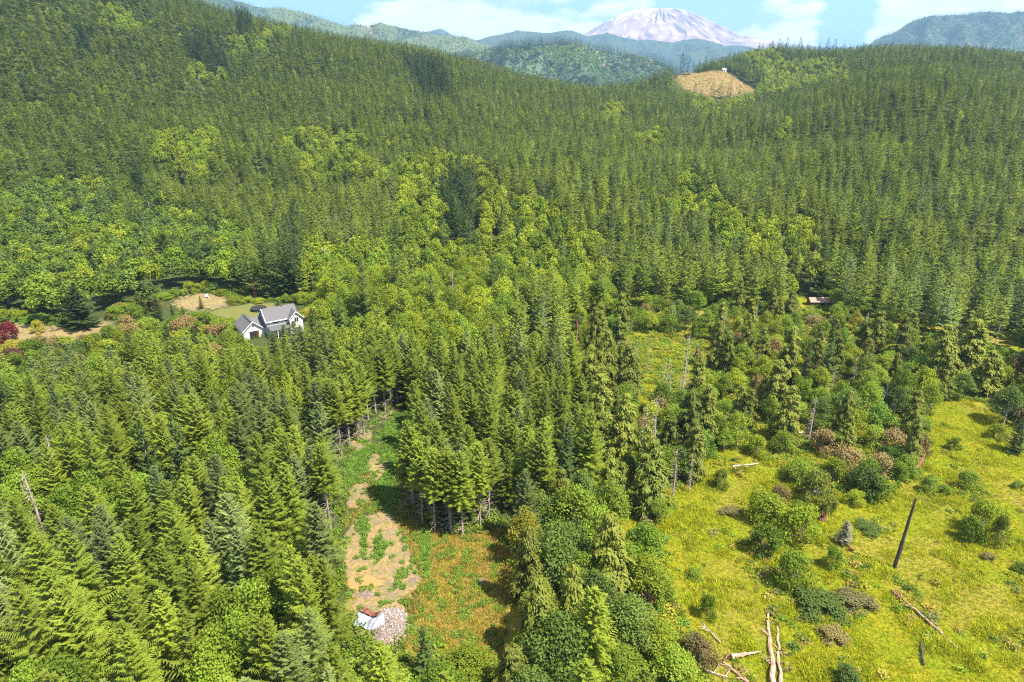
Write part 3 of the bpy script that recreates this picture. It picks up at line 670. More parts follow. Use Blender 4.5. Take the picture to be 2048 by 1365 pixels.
def lodmesh(name, T, mat): m = tris(name, T); m.materials.append(mat); return m
def mats_of(T_list, name, mat): return [lodmesh(name, T, mat) for T in T_list]

# ------------------------------------------------------------------ tree placement
cgx = np.arange(-1300, 1301, 8.0); cgy = np.arange(-100, 1700, 8.0)
_HX, _HY = np.meshgrid(cgx, cgy); HGR = hgt(_HX, _HY)
def hq(x, y):
    i = np.clip((x - cgx[0]) / 8.0, 0, len(cgx) - 1.001); j = np.clip((y - cgy[0]) / 8.0, 0, len(cgy) - 1.001)
    a = i.astype(int); b = j.astype(int); fx = i - a; fy = j - b
    return (HGR[b, a] * (1 - fx) + HGR[b, a + 1] * fx) * (1 - fy) + (HGR[b + 1, a] * (1 - fx) + HGR[b + 1, a + 1] * fx) * fy

TREES = []   # dict(kind, mat, x, y, z, s (height scale), w (width scale), rz, px, py)
def add_tree(kind, mat, x, y, s=1.0, w=None, hero=None, z=None, **kw):
    z = hz1(x, y) if z is None else z
    TREES.append(dict(kind=kind, mat=mat, x=float(x), y=float(y), z=z, s=s, w=s if w is None else w, rz=random.uniform(0, 6.283), hero=hero, **kw))
HEIGHT = {'fir': 16, 'edge': 16, 'bigfir': 16, 'tallfir': 16, 'leaf': 12, 'shrub': 4, 'bigmaple': 12, 'cedar': 16, 'snag': 15}
RAD = {'fir': 3.0, 'edge': 2.9, 'bigfir': 3.6, 'tallfir': 3.4, 'leaf': 4.0, 'shrub': 2.3, 'bigmaple': 6.0, 'cedar': 3.0, 'snag': 1.5}
def top(kind, mat, px, py, h, r, label=None):      # placed by where its top shows
    x, y = at_z(px, py, h); x2, y2 = at_z(px, py, h + hz1(x, y))
    add_tree(kind, mat, x2, y2, h / HEIGHT[kind], r / RAD[kind], label or True)
def base(kind, mat, px, py, h, r, label=None):     # placed by where its foot shows
    x, y = at_z(px, py, 0.0)
    add_tree(kind, mat, x, y, h / HEIGHT[kind], r / RAD[kind], label or True)

# belt between clearing and meadow
top('leaf', 'yellow', 1050, 1010, 11, 2.6, 'yellowish leafy tree at the shaded upper corner of the dirt clearing')
top('bigmaple', 'maple', 1105, 1040, 13, 5.6, 'wide dark broad-crowned maple on the right edge of the clearing')
top('bigmaple', 'maple', 1120, 1225, 12, 5.0, 'dark broad maple in the belt, right below the widest maple')
top('leaf', 'leaf', 1150, 965, 12, 4.4, 'light green leafy tree above the wide dark maple')
top('leaf', 'leaf', 1225, 955, 12, 4.2, 'bright leafy tree between the conifer stand and the tapered dark cedar')
top('leaf', 'leaf', 1195, 1010, 11, 3.6)
top('leaf', 'leaf', 1290, 1040, 10, 3.6); top('leaf', 'alder', 1300, 1110, 8, 3.2); top('leaf', 'leaf', 1250, 1290, 8, 3.2); top('leaf', 'alder', 1320, 1240, 7, 3.0)
top('cedar', 'cedar', 1312, 880, 15, 3.6, 'dense tapered green cedar at the upper left corner of the meadow')
top('cedar', 'cedar', 1222, 1030, 15, 3.2, 'feathery olive cedar right beside the wide dark maple')
top('cedar', 'cedar', 1080, 1150, 14, 3.6, 'ragged pale-branched cedar at the bottom edge right of the clearing')
top('fir', 'fir', 1190, 1180, 15, 3.6, 'pointed bright green fir at the bottom between the belt maples')
top('leaf', 'maple', 1270, 1190, 10, 4.2); top('cedar', 'cedar', 1030, 1290, 10, 2.6); top('leaf', 'maple', 1060, 1330, 9, 3.0)
top('leaf', 'leaf', 1350, 1300, 5.5, 2.8); top('shrub', 'rust', 1400, 1270, 4, 2.4, 'brownish leaning bush beside the red snag in the meadow')
top('shrub', 'leaf', 1330, 1150, 5, 2.6); top('shrub', 'rust', 1300, 1150, 5, 2.4); top('shrub', 'leaf', 1420, 1185, 4.5, 1.3, 'narrow green bush beside the red snag')
# cedars of the marsh edge
for px, py, h, r in ((1245, 585, 16, 2.6), (1190, 612, 16, 2.5), (1215, 660, 16, 3.0), (1262, 690, 16, 3.4), (1205, 745, 16, 3.2), (1255, 790, 15, 3.2), (1400, 700, 14, 2.4), (1385, 780, 15, 3.4), (1420, 770, 14, 3.0),
                     (1440, 640, 14, 2.4), (1590, 655, 16, 3.8), (1560, 720, 14, 3.2), (1500, 640, 11, 2.4), (1900, 650, 15, 4.0), (1960, 640, 15, 4.2), (1990, 700, 12, 3.8), (1530, 655, 10, 2.2), (1395, 850, 12, 2.8), (1180, 690, 15, 2.8)):
    top('cedar', 'cedar', px, py, h, r)
top('bigfir', 'darkfir', 1665, 668, 14, 2.8, 'dark narrow conifer among the pale bushes of the marsh')
top('bigfir', 'darkfir', 1620, 690, 12, 2.6); top('leaf', 'leaf', 1822, 720, 12, 3.2, 'rounded green column tree beside the bare pale-limbed tree')
top('leaf', 'alder', 1675, 575, 8, 2.6); top('leaf', 'yellow', 1715, 620, 7, 2.4, 'golden green round tree right of the brown hut'); top('leaf', 'leaf', 1745, 760, 9, 3.4); top('leaf', 'maple', 1700, 770, 10, 3.6); top('leaf', 'maple', 1650, 790, 8, 3.0)
top('leaf', 'alder', 1870, 760, 9, 2.8); top('leaf', 'maple', 2030, 770, 10, 3.6); top('leaf', 'leaf', 1780, 640, 9, 3.4)
# meadow bushes
for i, (px, py, h, r, mt, lb) in enumerate((
    (1530, 1040, 6.5, 3.0, 'alder', 'large round bush topmost of the green bush clump in the meadow'), (1525, 1105, 6, 2.6, 'leaf', 'round bush on the left side of the meadow bush clump'),
    (1600, 1085, 7, 2.8, 'alder', 'tall bush on the right side of the meadow bush clump'), (1585, 1165, 7, 3.0, 'leaf', 'lowest bush of the meadow clump, trunks showing below'),
    (1560, 1060, 5, 2.4, 'alder', 'bush in the middle of the meadow clump'), (1662, 1135, 4.6, 1.5, 'leaf', 'dense upright bush below the bleached young conifer'),
    (1960, 1060, 7, 2.4, 'alder', 'taller leafy tree near the right edge of the meadow'), (1935, 1080, 5, 2.1, 'leaf', 'small round bush left of the right-edge meadow tree'),
    (1990, 1090, 7, 1.9, 'cedar', 'thin-stemmed small tree right of the right-edge meadow bush'),
    (1640, 1215, 2.3, 3.6, 'maple', 'low olive thicket below the meadow bush clump'), (1705, 1205, 1.8, 2.8, 'rust', 'low reddish brown thicket below the bleached conifer'),
    (1667, 1275, 1.5, 2.5, 'rust', 'isolated low brown thicket in the lower meadow'), (1690, 1365, 2.6, 2.0, 'maple', 'dark bush on the bottom edge of the meadow'), (1735, 1060, 1.3, 2.4, 'maple', 'low thicket left of the charred pole'),
    (1625, 1000, 7, 3.2, 'cedar', 'olive tree right above the meadow stump'), (1640, 905, 6, 2.7, 'rust', 'brown-topped bush, highest along the meadow edge'), (1692, 945, 6.5, 3.0, 'rust', 'reddish-topped bush beside the dark thicket'),
    (1720, 985, 6, 3.1, 'maple', 'dark bush at the lower right of the thicket'), (1755, 1000, 5, 2.6, 'leaf', None), (1665, 960, 5, 2.6, 'alder', None), (1590, 960, 5, 2.6, 'leaf', None), (1510, 910, 5, 2.4, 'alder', None),
    (1560, 905, 5.5, 2.5, 'leaf', None), (1790, 900, 5, 2.6, 'rust', None), (1835, 905, 5, 2.4, 'rust', None), (1745, 890, 5, 2.6, 'leaf', None), (1860, 985, 4, 2.0, 'leaf', None), (1935, 975, 4, 1.9, 'leaf', None),
    (1905, 900, 3.2, 1.3, 'leaf', None), (1995, 880, 4, 1.8, 'alder', None), (1440, 975, 4.5, 1.5, 'cedar', None), (1590, 1040, 4, 1.6, 'leaf', None), (1800, 960, 4, 2.0, 'leaf', None), (1460, 1030, 1.6, 1.8, 'rust', None),
    (1560, 1010, 4.5, 1.8, 'rust', None), (1655, 1030, 4, 1.7, 'cedar', None), (1710, 1010, 3, 1.5, 'alder', None), (1390, 1150, 1.6, 1.3, 'leaf', None), (1890, 990, 2.2, 1.2, 'leaf', None),
    (2035, 975, 1.6, 1.4, 'leaf', None), (2040, 1145, 1.8, 1.6, 'leaf', None), (1975, 1120, 1.2, 1.2, 'rust', None))):
    base('shrub', mt, px, py, h, r, lb)
base('bigfir', 'darkfir', 2028, 905, 8.5, 2.1, 'dark pointed young fir on the right edge of the meadow')
base('fir', 'pale', 1686, 1092, 4.8, 1.25, 'bleached grey young conifer standing in the meadow')
# clearing and its foot
top('leaf', 'alder', 935, 1300, 6, 4.0, 'bright green bushy tree at the foot of the clearing')
base('fir', 'fir', 935, 1340, 4.6, 1.7, 'small green fir standing on dry grass below the clearing')
base('bigfir', 'darkfir', 855, 1345, 8.5, 1.7, 'thin dark conifer below the rubble pile'); base('fir', 'fir', 762, 1365, 6.8, 2.2, 'fir standing in front of the rubble pile'); base('cedar', 'cedar', 672, 985, 6.5, 1.3, None)
base('leaf', 'leaf', 868, 1050, 4, 1.4, None)
# house grounds
base('bigfir', 'darkfir', 162, 656, 14.5, 6.3, 'large spreading dark conifer casting shadow on the tan grass')
base('shrub', 'red', 20, 684, 6.2, 3.0, 'bright red maple beside the tan drive'); base('shrub', 'plum', 30, 734, 5.5, 2.8, 'plum-brown shrub below the bright red maple')
base('shrub', 'yellow', 80, 668, 4.6, 2.1, 'small yellow-green tree on the tan grass near the red maple')
for px, py, h in ((278, 622, 7), (318, 632, 6), (403, 616, 4.5), (350, 650, 7), (372, 655, 6.5), (338, 690, 7), (395, 690, 6), (560, 640, 7)): base('bigfir', 'darkfir', px, py, h, h * 0.27)
for px, py, h, r, mt in ((255, 650, 3.5, 3, 'rust'), (240, 625, 3.5, 2.6, 'rust'), (410, 650, 4.5, 3, 'leaf'), (440, 665, 5, 3, 'leaf'), (455, 690, 5, 3, 'leaf'), (300, 660, 4.5, 3, 'leaf'), (470, 605, 2.0, 2.5, 'alder'), (495, 604, 2.0, 2.6, 'alder'), (518, 606, 1.8, 2.2, 'alder'), (445, 590, 2.4, 2.4, 'alder'), (425, 585, 2.4, 2.0, 'leaf'),
                          (620, 640, 4, 3, 'yellow'), (640, 655, 4, 2.6, 'leaf'), (10, 640, 1.6, 3, 'weed'), (40, 642, 1.6, 3, 'weed'), (65, 644, 1.4, 2.6, 'weed'), (20, 700, 3, 2, 'yellow'), (95, 700, 3, 2.4, 'rust'), (60, 690, 2, 1.8, 'pale')): base('shrub', mt, px, py, h, r)
for px in (545, 565, 585, 600, 620, 640): top('bigfir' if px == 620 else 'fir', 'darkfir' if px == 620 else 'bluefir', px, {545: 662, 565: 650, 585: 641, 600: 650, 620: 615, 640: 640}[px], 13 if px == 620 else 11, 2.5)
# lone dark conifers on the hills
def hit(px, py):
    a, y_, z_ = ray(px, py)
    for Y in np.arange(300, 1300, 4.0):
        t = Y / y_
        if CAMH + z_ * t <= hq(np.array([a * t]), np.array([Y]))[0]: return float(a * t), float(Y)
    return None
for px, py, h in ((1425, 200, 21), (1441, 199, 18), (1457, 196, 19), (1390, 190, 13), (1402, 193, 9), (1478, 190, 10), (1437, 186, 8)):
    p_ = hit(px, py)
    if p_: add_tree('tallfir', 'darkfir', p_[0], p_[1], h / 16, h * 0.24 / 3.4, None)
for px, py, h in ((478, 18, 24), (487, 30, 20), (1367, 105, 20), (1388, 122, 15), (1340, 128, 18), (1378, 124, 14), (1400, 118, 15), (1412, 112, 16), (1352, 132, 12),
                  (1560, 77, 20), (1577, 75, 21), (1603, 74, 22), (1618, 82, 17), (1657, 75, 22), (1672, 78, 20), (1545, 82, 18), (1520, 86, 17), (1500, 92, 17), (1590, 83, 17), (1640, 84, 17), (1690, 86, 17),
                  (1190, 152, 20), (1160, 158, 17), (1075, 147, 19), (1060, 150, 17), (1092, 154, 17), (1215, 160, 16), (700, 75, 17)):
    best = None
    for Y in range(740, 1060, 10):
        x, y, z = at_y(px, py, Y); g0 = hq(np.array([float(x)]), np.array([float(Y)]))[0]; e = abs(float(z) - g0 - h)
        if best is None or e < best[0]: best = (e, float(x), Y, float(z) - g0)
    hh = min(max(best[3], h * 0.8), h * 1.25)
    add_tree('tallfir', 'darkfir', best[1], best[2], hh / 16, hh * 0.23 / 3.4, None)
def bushrow(pts, n_, h, r_, mats, seed):
    g = random.Random(seed)
    for k in range(n_):
        t = (k + g.random() * 0.8) / n_ * (len(pts) - 1); i_ = min(int(t), len(pts) - 2); f = t - i_
        px = pts[i_][0] * (1 - f) + pts[i_ + 1][0] * f; py = pts[i_][1] * (1 - f) + pts[i_ + 1][1] * f
        base('shrub', g.choice(mats), px, py + g.uniform(-2, 2), h * g.uniform(0.7, 1.4), r_ * g.uniform(0.8, 1.3), None)
bushrow([(300, 606), (360, 590), (405, 581), (440, 586)], 9, 3.2, 2.4, ('leaf', 'alder', 'maple'), 1)
bushrow([(560, 606), (600, 604), (640, 612), (630, 640)], 7, 3.4, 2.4, ('leaf', 'alder', 'yellow'), 2)
bushrow([(0, 640), (60, 641), (130, 648)], 6, 2.6, 2.4, ('weed', 'leaf', 'alder'), 3)
bushrow([(0, 725), (60, 712), (110, 702), (170, 694), (235, 676), (300, 668), (380, 664), (440, 672)], 20, 4.0, 2.6, ('leaf', 'alder', 'rust', 'leaf', 'yellow'), 4)
bushrow([(20, 745), (120, 725), (230, 700), (330, 690), (440, 700)], 14, 4.4, 2.8, ('leaf', 'alder', 'leaf', 'maple'), 5)
bushrow([(216, 640), (240, 632), (290, 618), (330, 622)], 8, 3.4, 2.4, ('rust', 'leaf', 'alder'), 6)
HX = np.array([[t['x'], t['y'], RAD[t['kind']] * t['w']] for t in TREES])

# automatic stand
sp = 5.3
jx, jy = np.meshgrid(np.arange(-1700, 1700, sp), np.arange(-1000, 1900, sp))
_R0 = 1
jx = jx + RNG.uniform(-0.46, 0.46, jx.shape) * sp + (np.arange(jx.shape[0]) % 2)[:, None] * sp / 2; jy = jy + RNG.uniform(-0.46, 0.46, jy.shape) * sp
x = jx.ravel(); y = jy.ravel(); x, y = 0.857 * x - 0.515 * y, 0.515 * x + 0.857 * y
k0 = (y > 160) & (y < 1240) & (np.abs(x) < 1000); x = x[k0]; y = y[k0]
sn = 4.7; ax_, ay_ = np.meshgrid(np.arange(-320, 320, sn), np.arange(-320, 320, sn)); ax_ = ax_.ravel(); ay_ = ay_.ravel()
ax_ = ax_ + RNG.uniform(-.45, .45, ax_.size) * sn; ay_ = ay_ + RNG.uniform(-.45, .45, ax_.size) * sn; ax_, ay_ = 0.9 * ax_ - 0.436 * ay_, 0.436 * ax_ + 0.9 * ay_
k0 = (ay_ > 38) & (ay_ <= 160); x = np.r_[x, ax_[k0]]; y = np.r_[y, ay_[k0]]
k0 = np.abs(x) < (y * 0.98 + 45); x = x[k0]; y = y[k0]; z = hq(x, y)
px, py = proj(x, y, z + 15); bx_, by_ = proj(x, y, z)
k0 = (px > -160) & (px < 2210) & (by_ > -60) & (py < 1560); x, y, z = x[k0], y[k0], z[k0]
# hidden behind the slope in front
hid = np.zeros(len(x), bool)
for t in np.linspace(0.3, 0.985, 36):
    zr_ = CAMH + (z + 17 - CAMH) * t; hid |= hq(x * t, y * t) + 9 > zr_ + 8 * (t > 0.97)
x, y, z = x[~hid], y[~hid], z[~hid]
n = len(x); u = RNG.random(n); u2 = RNG.random(n); u3 = RNG.random(n)
near = y < 160
s = np.where(near, 0.94 + 0.26 * (u3 - 0.5), 0.94 + 0.34 * (u3 - 0.5)) * (1 + 0.06 * vnoise(x / 30, y / 30))
mx, my = proj(x, y, z + 11); jit = np.clip(9 * 200 / np.maximum(y, 60), 1.5, 14)
wpx = 3500 / np.maximum(y, 60)
mx2 = mx + RNG.normal(0, .6, n) * jit + wpx * (vnoise(x / 14, y / 14) + 0.6 * vnoise(x / 33 + 3, y / 33)); my2 = my + RNG.normal(0, .6, n) * jit * 0.6 + wpx * 0.5 * (vnoise(x / 14 + 7, y / 14) + 0.6 * vnoise(x / 33, y / 33 + 5))
zone = np.zeros(n, int)
hx2, hy2 = proj(x, y, z + 16); zone[anypoly(mx2, my2, MAPLE)] = 2; zone[anypoly(mx2, my2, DECID) | (anypoly(mx2, hy2 + (my2 - my), DECID) & (y > 160))] = 1; zone[anypoly(mx2, my2, DARKF)] = 3
zone[anypoly(mx2, my2, FIRZ) & (zone > 0)] = 7
zone[anypoly(*proj(x, y, z + 3), YOUNG)] = 5
lx, ly = proj(x, y, z + 6); zone[anypoly(lx, ly, WETL) & (y < 330)] = 4
DENSE_R = [(1015,1420),(1020,1060),(1060,1000),(1110,950),(1330,1000),(1330,1200),(1400,1300),(1420,1420)]
zone[(zone == 4) & inpoly(lx, ly, DENSE_R)] = 6
keep = np.ones(n, bool)
kinds = np.empty(n, object); mats_ = np.empty(n, object); wid = s.copy()
for i in range(n):
    zo = zone[i]; a = u[i]; b = u2[i]
    if zo == 0:
        if near[i]: keep[i] = b < 0.90
        else: keep[i] = b < 0.97
        if near[i] and a < 0.05 and mx[i] < 700: kinds[i] = 'leaf'; mats_[i] = 'leaf'; s[i] *= 0.95; wid[i] = 0.72
        elif a < (0.02 if mx[i] > 1300 else 0.05): kinds[i] = 'leaf'; mats_[i] = 'alder' if b < 0.5 else 'leaf'; s[i] *= 0.95; wid[i] = 0.7
        elif near[i] and mx[i] < 700 and a > 0.62: kinds[i] = 'fir'; mats_[i] = 'bluefir'; wid[i] = s[i] * 0.98
        elif a > 0.86: kinds[i] = 'fir'; mats_[i] = 'bluefir'
        elif a > 0.83: kinds[i] = 'bigfir'; mats_[i] = 'darkfir'; s[i] *= 1.15; wid[i] = s[i] * 0.85
        else: kinds[i] = 'fir'; mats_[i] = 'fir'; wid[i] = s[i] * (0.98 if near[i] else 1.03)
    elif zo == 1:
        keep[i] = b < 0.88; kinds[i] = 'leaf'; mats_[i] = 'alder' if a < 0.62 else 'leaf'; s[i] *= 1.12; wid[i] = 0.82 + 0.3 * u3[i]
        if a > 0.97: kinds[i] = 'snag'; mats_[i] = 'snag'; s[i] *= 0.8
        elif a > 0.91: kinds[i] = 'bigfir'; mats_[i] = 'darkfir' if a > 0.94 else 'fir'; s[i] *= 1.1; wid[i] = s[i] * 0.85
        if my[i] > 700 and kinds[i] == 'leaf':
            mats_[i] = 'leaf' if a < 0.8 else 'maple'
            if a > 0.55: kinds[i] = 'fir'; mats_[i] = 'fir'; wid[i] = s[i] * 0.9
    elif zo == 2:
        keep[i] = b < 0.82; kinds[i] = 'leaf'; mats_[i] = 'maple' if a < 0.42 else 'leaf' if a < 0.80 else 'alder'; s[i] *= 1.05; wid[i] = 0.95 + 0.3 * u3[i]
        if a > 0.97: kinds[i] = 'snag'; mats_[i] = 'snag'; s[i] *= 0.8
        elif a > 0.90: kinds[i] = 'bigfir'; mats_[i] = 'darkfir'; s[i] *= 1.0; wid[i] = s[i] * 1.0
    elif zo == 7: keep[i] = b < 0.9; kinds[i] = 'fir' if a < 0.7 else 'bigfir'; mats_[i] = 'fir' if a < 0.7 else 'darkfir'; s[i] *= 1.12; wid[i] = s[i] * 0.95
    elif zo == 3: keep[i] = b < 0.66; kinds[i] = 'bigfir'; mats_[i] = 'darkfir'; s[i] *= 1.35; wid[i] = s[i] * 0.85
    elif zo == 5:
        keep[i] = b < 0.8; kinds[i] = 'shrub' if a < 0.6 else 'bigfir'; mats_[i] = ('leaf' if a < 0.35 else 'alder' if a < 0.5 else 'rust') if a < 0.6 else 'darkfir'
        s[i] = 1.2 + 0.3 * b if a < 0.6 else 0.45 + 0.15 * b; wid[i] = s[i]
    elif zo == 6:
        keep[i] = b < 0.8; kinds[i] = 'leaf' if a < 0.6 else 'cedar'; mats_[i] = ('maple' if a < 0.2 else 'leaf') if a < 0.6 else 'cedar'; s[i] = 0.7 + 0.25 * u3[i]; wid[i] = s[i] * 0.95
        if mx[i] > 1290: kinds[i] = 'shrub'; mats_[i] = 'leaf' if a < 0.5 else 'rust'; s[i] = 1.0 + 0.6 * u3[i]; wid[i] = 0.9
    else:
        keep[i] = b < 0.97
        if a < 0.13: kinds[i] = 'cedar'; mats_[i] = 'cedar'; s[i] = 0.55 + 0.3 * u3[i]; wid[i] = s[i] * 1.05
        elif a < 0.38: kinds[i] = 'leaf'; mats_[i] = 'leaf' if a < 0.26 else 'alder' if a < 0.33 else 'maple'; s[i] = 0.45 + 0.3 * u3[i]; wid[i] = s[i] * 1.1
        elif a < 0.93: kinds[i] = 'shrub'; mats_[i] = ('leaf', 'alder', 'leaf', 'rust', 'leaf', 'weed', 'alder')[int(a * 1000) % 7]; s[i] = 0.7 + 0.9 * u3[i]; wid[i] = 0.8 + 0.6 * b
        elif a < 0.975: kinds[i] = 'snag'; mats_[i] = 'snag'; s[i] = 0.45 + 0.25 * u3[i]; wid[i] = s[i]
        else: keep[i] = False; kinds[i] = 'shrub'; mats_[i] = 'leaf'
# keep the open ground open: nothing may stand on it or hide it
Hh = np.array([HEIGHT[k] for k in kinds]) * s; Rr = np.array([RAD[k] for k in kinds]) * wid
for f, rf in ((0.0, 0.25), (0.15, 0.7), (0.4, 0.75), (0.65, 0.5), (0.85, 0.3), (0.98, 0)):
    for sg in (-1, 0, 1):
        qx, qy = proj(x + sg * Rr * rf, y, z + Hh * f)
        for po in OPENS:
            if po in (OPEN_HILL,) : m_ = inpoly(qx, qy, po) & (y < 905) & (y > 560)
            else: m_ = inpoly(qx, qy, po) & (y < 340)
            keep &= ~m_
HOUSE_BOX = [(470,606),(604,600),(606,650),(560,664),(535,676),(500,676),(470,655)]
for f in (0, 0.3, 0.6, 0.8, 1.0):
    for sg in (-0.6, 0, 0.6):
        qx, qy = proj(x + sg * Rr, y, z + Hh * f); keep &= ~(inpoly(qx, qy, HOUSE_BOX) & (y < 215))
keep &= ~((np.abs(x + 74) < 16) & (np.abs(y - 196) < 12))
for hx_, hy_, hr_ in HX:
    keep &= ~(np.hypot(x - hx_, y - hy_) < hr_ * 0.62 + 1.3)
# stand edge next to the clearing: bare-stemmed firs
edge = np.zeros(n, bool)
for dx, dy in ((0, 16), (14, 14), (-14, 14), (0, 34), (30, 14), (24, 40)):
    qx, qy = proj(x, y, z); edge |= inpoly(qx + dx, qy + dy, OPEN_CLEAR)
for i in np.nonzero(keep)[0]:
    kd = kinds[i]
    if edge[i] and zone[i] in (0, 1) and kd in ('fir', 'leaf') and by_ is not None: kd = 'edge'; mats_[i] = 'fir'; s[i] = max(s[i], 1.0); wid[i] = 1.05
    TREES.append(dict(kind=kd, mat=mats_[i], x=x[i], y=y[i], z=z[i], s=s[i], w=wid[i], rz=u2[i] * 97 % 6.283, hero=None))
# trunks that show at the lip of the stand behind the clearing, and left of it
for px_, py_ in ((925, 1068), (870, 1062), (650, 893), (684, 915), (668, 905), (716, 880), (700, 893), (736, 838), (770, 822), (795, 806), (655, 880), (728, 868), (752, 826), (783, 812), (845, 1045), (900, 1056), (826, 1010), (960, 1050)):
    xx, yy_ = at_z(px_, py_, 0)
    TREES.append(dict(kind='edge', mat='fir', x=xx, y=yy_, z=hz1(xx, yy_), s=1.0 + 0.1 * random.random(), w=0.95, rz=random.uniform(0, 6), hero=None))
# standing dead trees
for px_, py_, h, lb in ((1365, 782, 15, 'tall brown snag with drooping dead limbs over the yellow marsh grass'), (1293, 742, 9, 'thin pale dead pole in the yellow marsh grass'), (1274, 738, 9, 'thin dead pole left of its twin in the yellow grass'),
                        (1338, 800, 11, 'pale snag left of the tall brown snag'), (1326, 800, 10, 'pale snag leftmost of the close pair beside the tall brown snag'), (1286, 930, 14, 'pale brushy snag left of the tapered dark cedar'), (1306, 925, 15, 'thick pale snag just left of the tapered dark cedar'),
                        (1478, 680, 7, None), (1440, 705, 12, None), (1630, 580, 8, None), (1378, 985, 9, 'leaning snag with a dark foot at the meadow corner'), (1770, 800, 6, None), (1530, 690, 6, None), (1395, 480, 6, None)):
    xx, yy_ = at_z(px_, py_, 0)
    TREES.append(dict(kind='snag', mat='snag', x=xx, y=yy_, z=hz1(xx, yy_), s=h / 15, w=h / 15 * (0.75 if h < 10 else 1), rz=random.uniform(0, 6), hero=lb))
for T in TREES:
    T['px'], T['py'] = [float(v) for v in proj(T['x'], T['y'], T['z'] + 0.6 * HEIGHT[T['kind']] * T['s'])]
    T['d'] = math.hypot(T['x'], T['y'])

# ---- labels that tell one tree from the next
ORD = ('first second third fourth fifth sixth seventh eighth ninth tenth eleventh twelfth thirteenth fourteenth fifteenth sixteenth seventeenth eighteenth nineteenth twentieth').split()
def ordw(n):
    if n < 20: return ORD[n]
    t, u_ = divmod(n + 1, 10)
    tn = {2: 'twenty', 3: 'thirty', 4: 'forty', 5: 'fifty', 6: 'sixty', 7: 'seventy', 8: 'eighty', 9: 'ninety'}.get(t, 'hundred')
    return tn if u_ == 0 else tn + '-' + ORD[u_ - 1]
ZN = [('stand left of the clearing', lambda a, b: a < 740 and b > 700), ('stand above the clearing', lambda a, b: 690 <= a < 1120 and 600 < b < 1010),
      ('belt right of the clearing', lambda a, b: 960 <= a < 1360 and b >= 900), ('open meadow', lambda a, b: a >= 1360 and b >= 900),
      ('marsh edge', lambda a, b: a >= 1110 and 590 < b < 900), ('slope beside the house', lambda a, b: a < 700 and b > 560),
      ('left hillside', lambda a, b: a < 900), ('middle slope', lambda a, b: a < 1400), ('right hillside', lambda a, b: True)]
def zoneof(T):
    for nme, f in ZN:
        if f(T['px'], T['py']): return nme
NOUN = {'fir': 'fir', 'edge': 'bare-stemmed fir', 'bigfir': 'broad conifer', 'tallfir': 'tall conifer', 'leaf': 'leafy tree', 'bigmaple': 'broad leafy tree', 'shrub': 'bush', 'cedar': 'cedar', 'snag': 'dead tree'}
TONE = {'fir': 'green', 'bluefir': 'grey-green', 'darkfir': 'dark', 'alder': 'yellow-green', 'leaf': 'mid-green', 'maple': 'dark green', 'cedar': 'olive', 'rust': 'brownish', 'snag': 'grey', 'weed': 'bright green', 'yellow': 'golden', 'red': 'red', 'plum': 'plum', 'pale': 'bleached'}
NAME = {'fir': 'fir_tree', 'edge': 'fir_tree', 'bigfir': 'fir_tree', 'tallfir': 'fir_tree', 'leaf': 'leafy_tree', 'bigmaple': 'leafy_tree', 'shrub': 'bush', 'cedar': 'cedar_tree', 'snag': 'dead_tree'}
CAT = {'fir_tree': 'fir tree', 'leafy_tree': 'leafy tree', 'bush': 'bush', 'cedar_tree': 'cedar', 'dead_tree': 'dead tree'}
def in_view(T): return -10 < T['px'] < 2058 and T['py'] < 1420
fam = {}
for T in TREES: fam.setdefault(NAME[T['kind']], []).append(T)
single = []
for nm, L_ in fam.items():
    L_.sort(key=lambda T: (0 if T['hero'] else 1, 0 if in_view(T) else 1, T['d']))
    single += [(nm, T) for T in L_[:300]]
rows = {}
for nm, T in single:
    T['zone'] = zoneof(T); rows.setdefault((nm, T['zone']), []).append(T)
for (nm, zo), L_ in rows.items():
    L_.sort(key=lambda T: -T['py']); per = max(1, int(round(math.sqrt(len(L_) / 1.4))))
    for r_ in range(0, len(L_), per):
        R = sorted(L_[r_:r_ + per], key=lambda T: T['px'])
        cnt = {}
        for T in R:
            k_ = (TONE[T['mat']], NOUN[T['kind']]); i_ = cnt.get(k_, 0); cnt[k_] = i_ + 1
            if not isinstance(T['hero'], str):
                side = ordw(i_) + ' from left, ' if len(R) > 1 else ''
                T['lab'] = '%s %s, %s%s row up, %s' % (k_[0], k_[1], side, ordw(r_ // per), zo)
            else: T['lab'] = T['hero']
            T['grp'] = {'fir_tree': 'firs', 'leafy_tree': 'leafy trees', 'bush': 'bushes', 'cedar_tree': 'cedars', 'dead_tree': 'dead trees'}[nm] + ' of the ' + zo
ids = set(id(T) for _, T in single)
vcount = 0
PROTO = {}
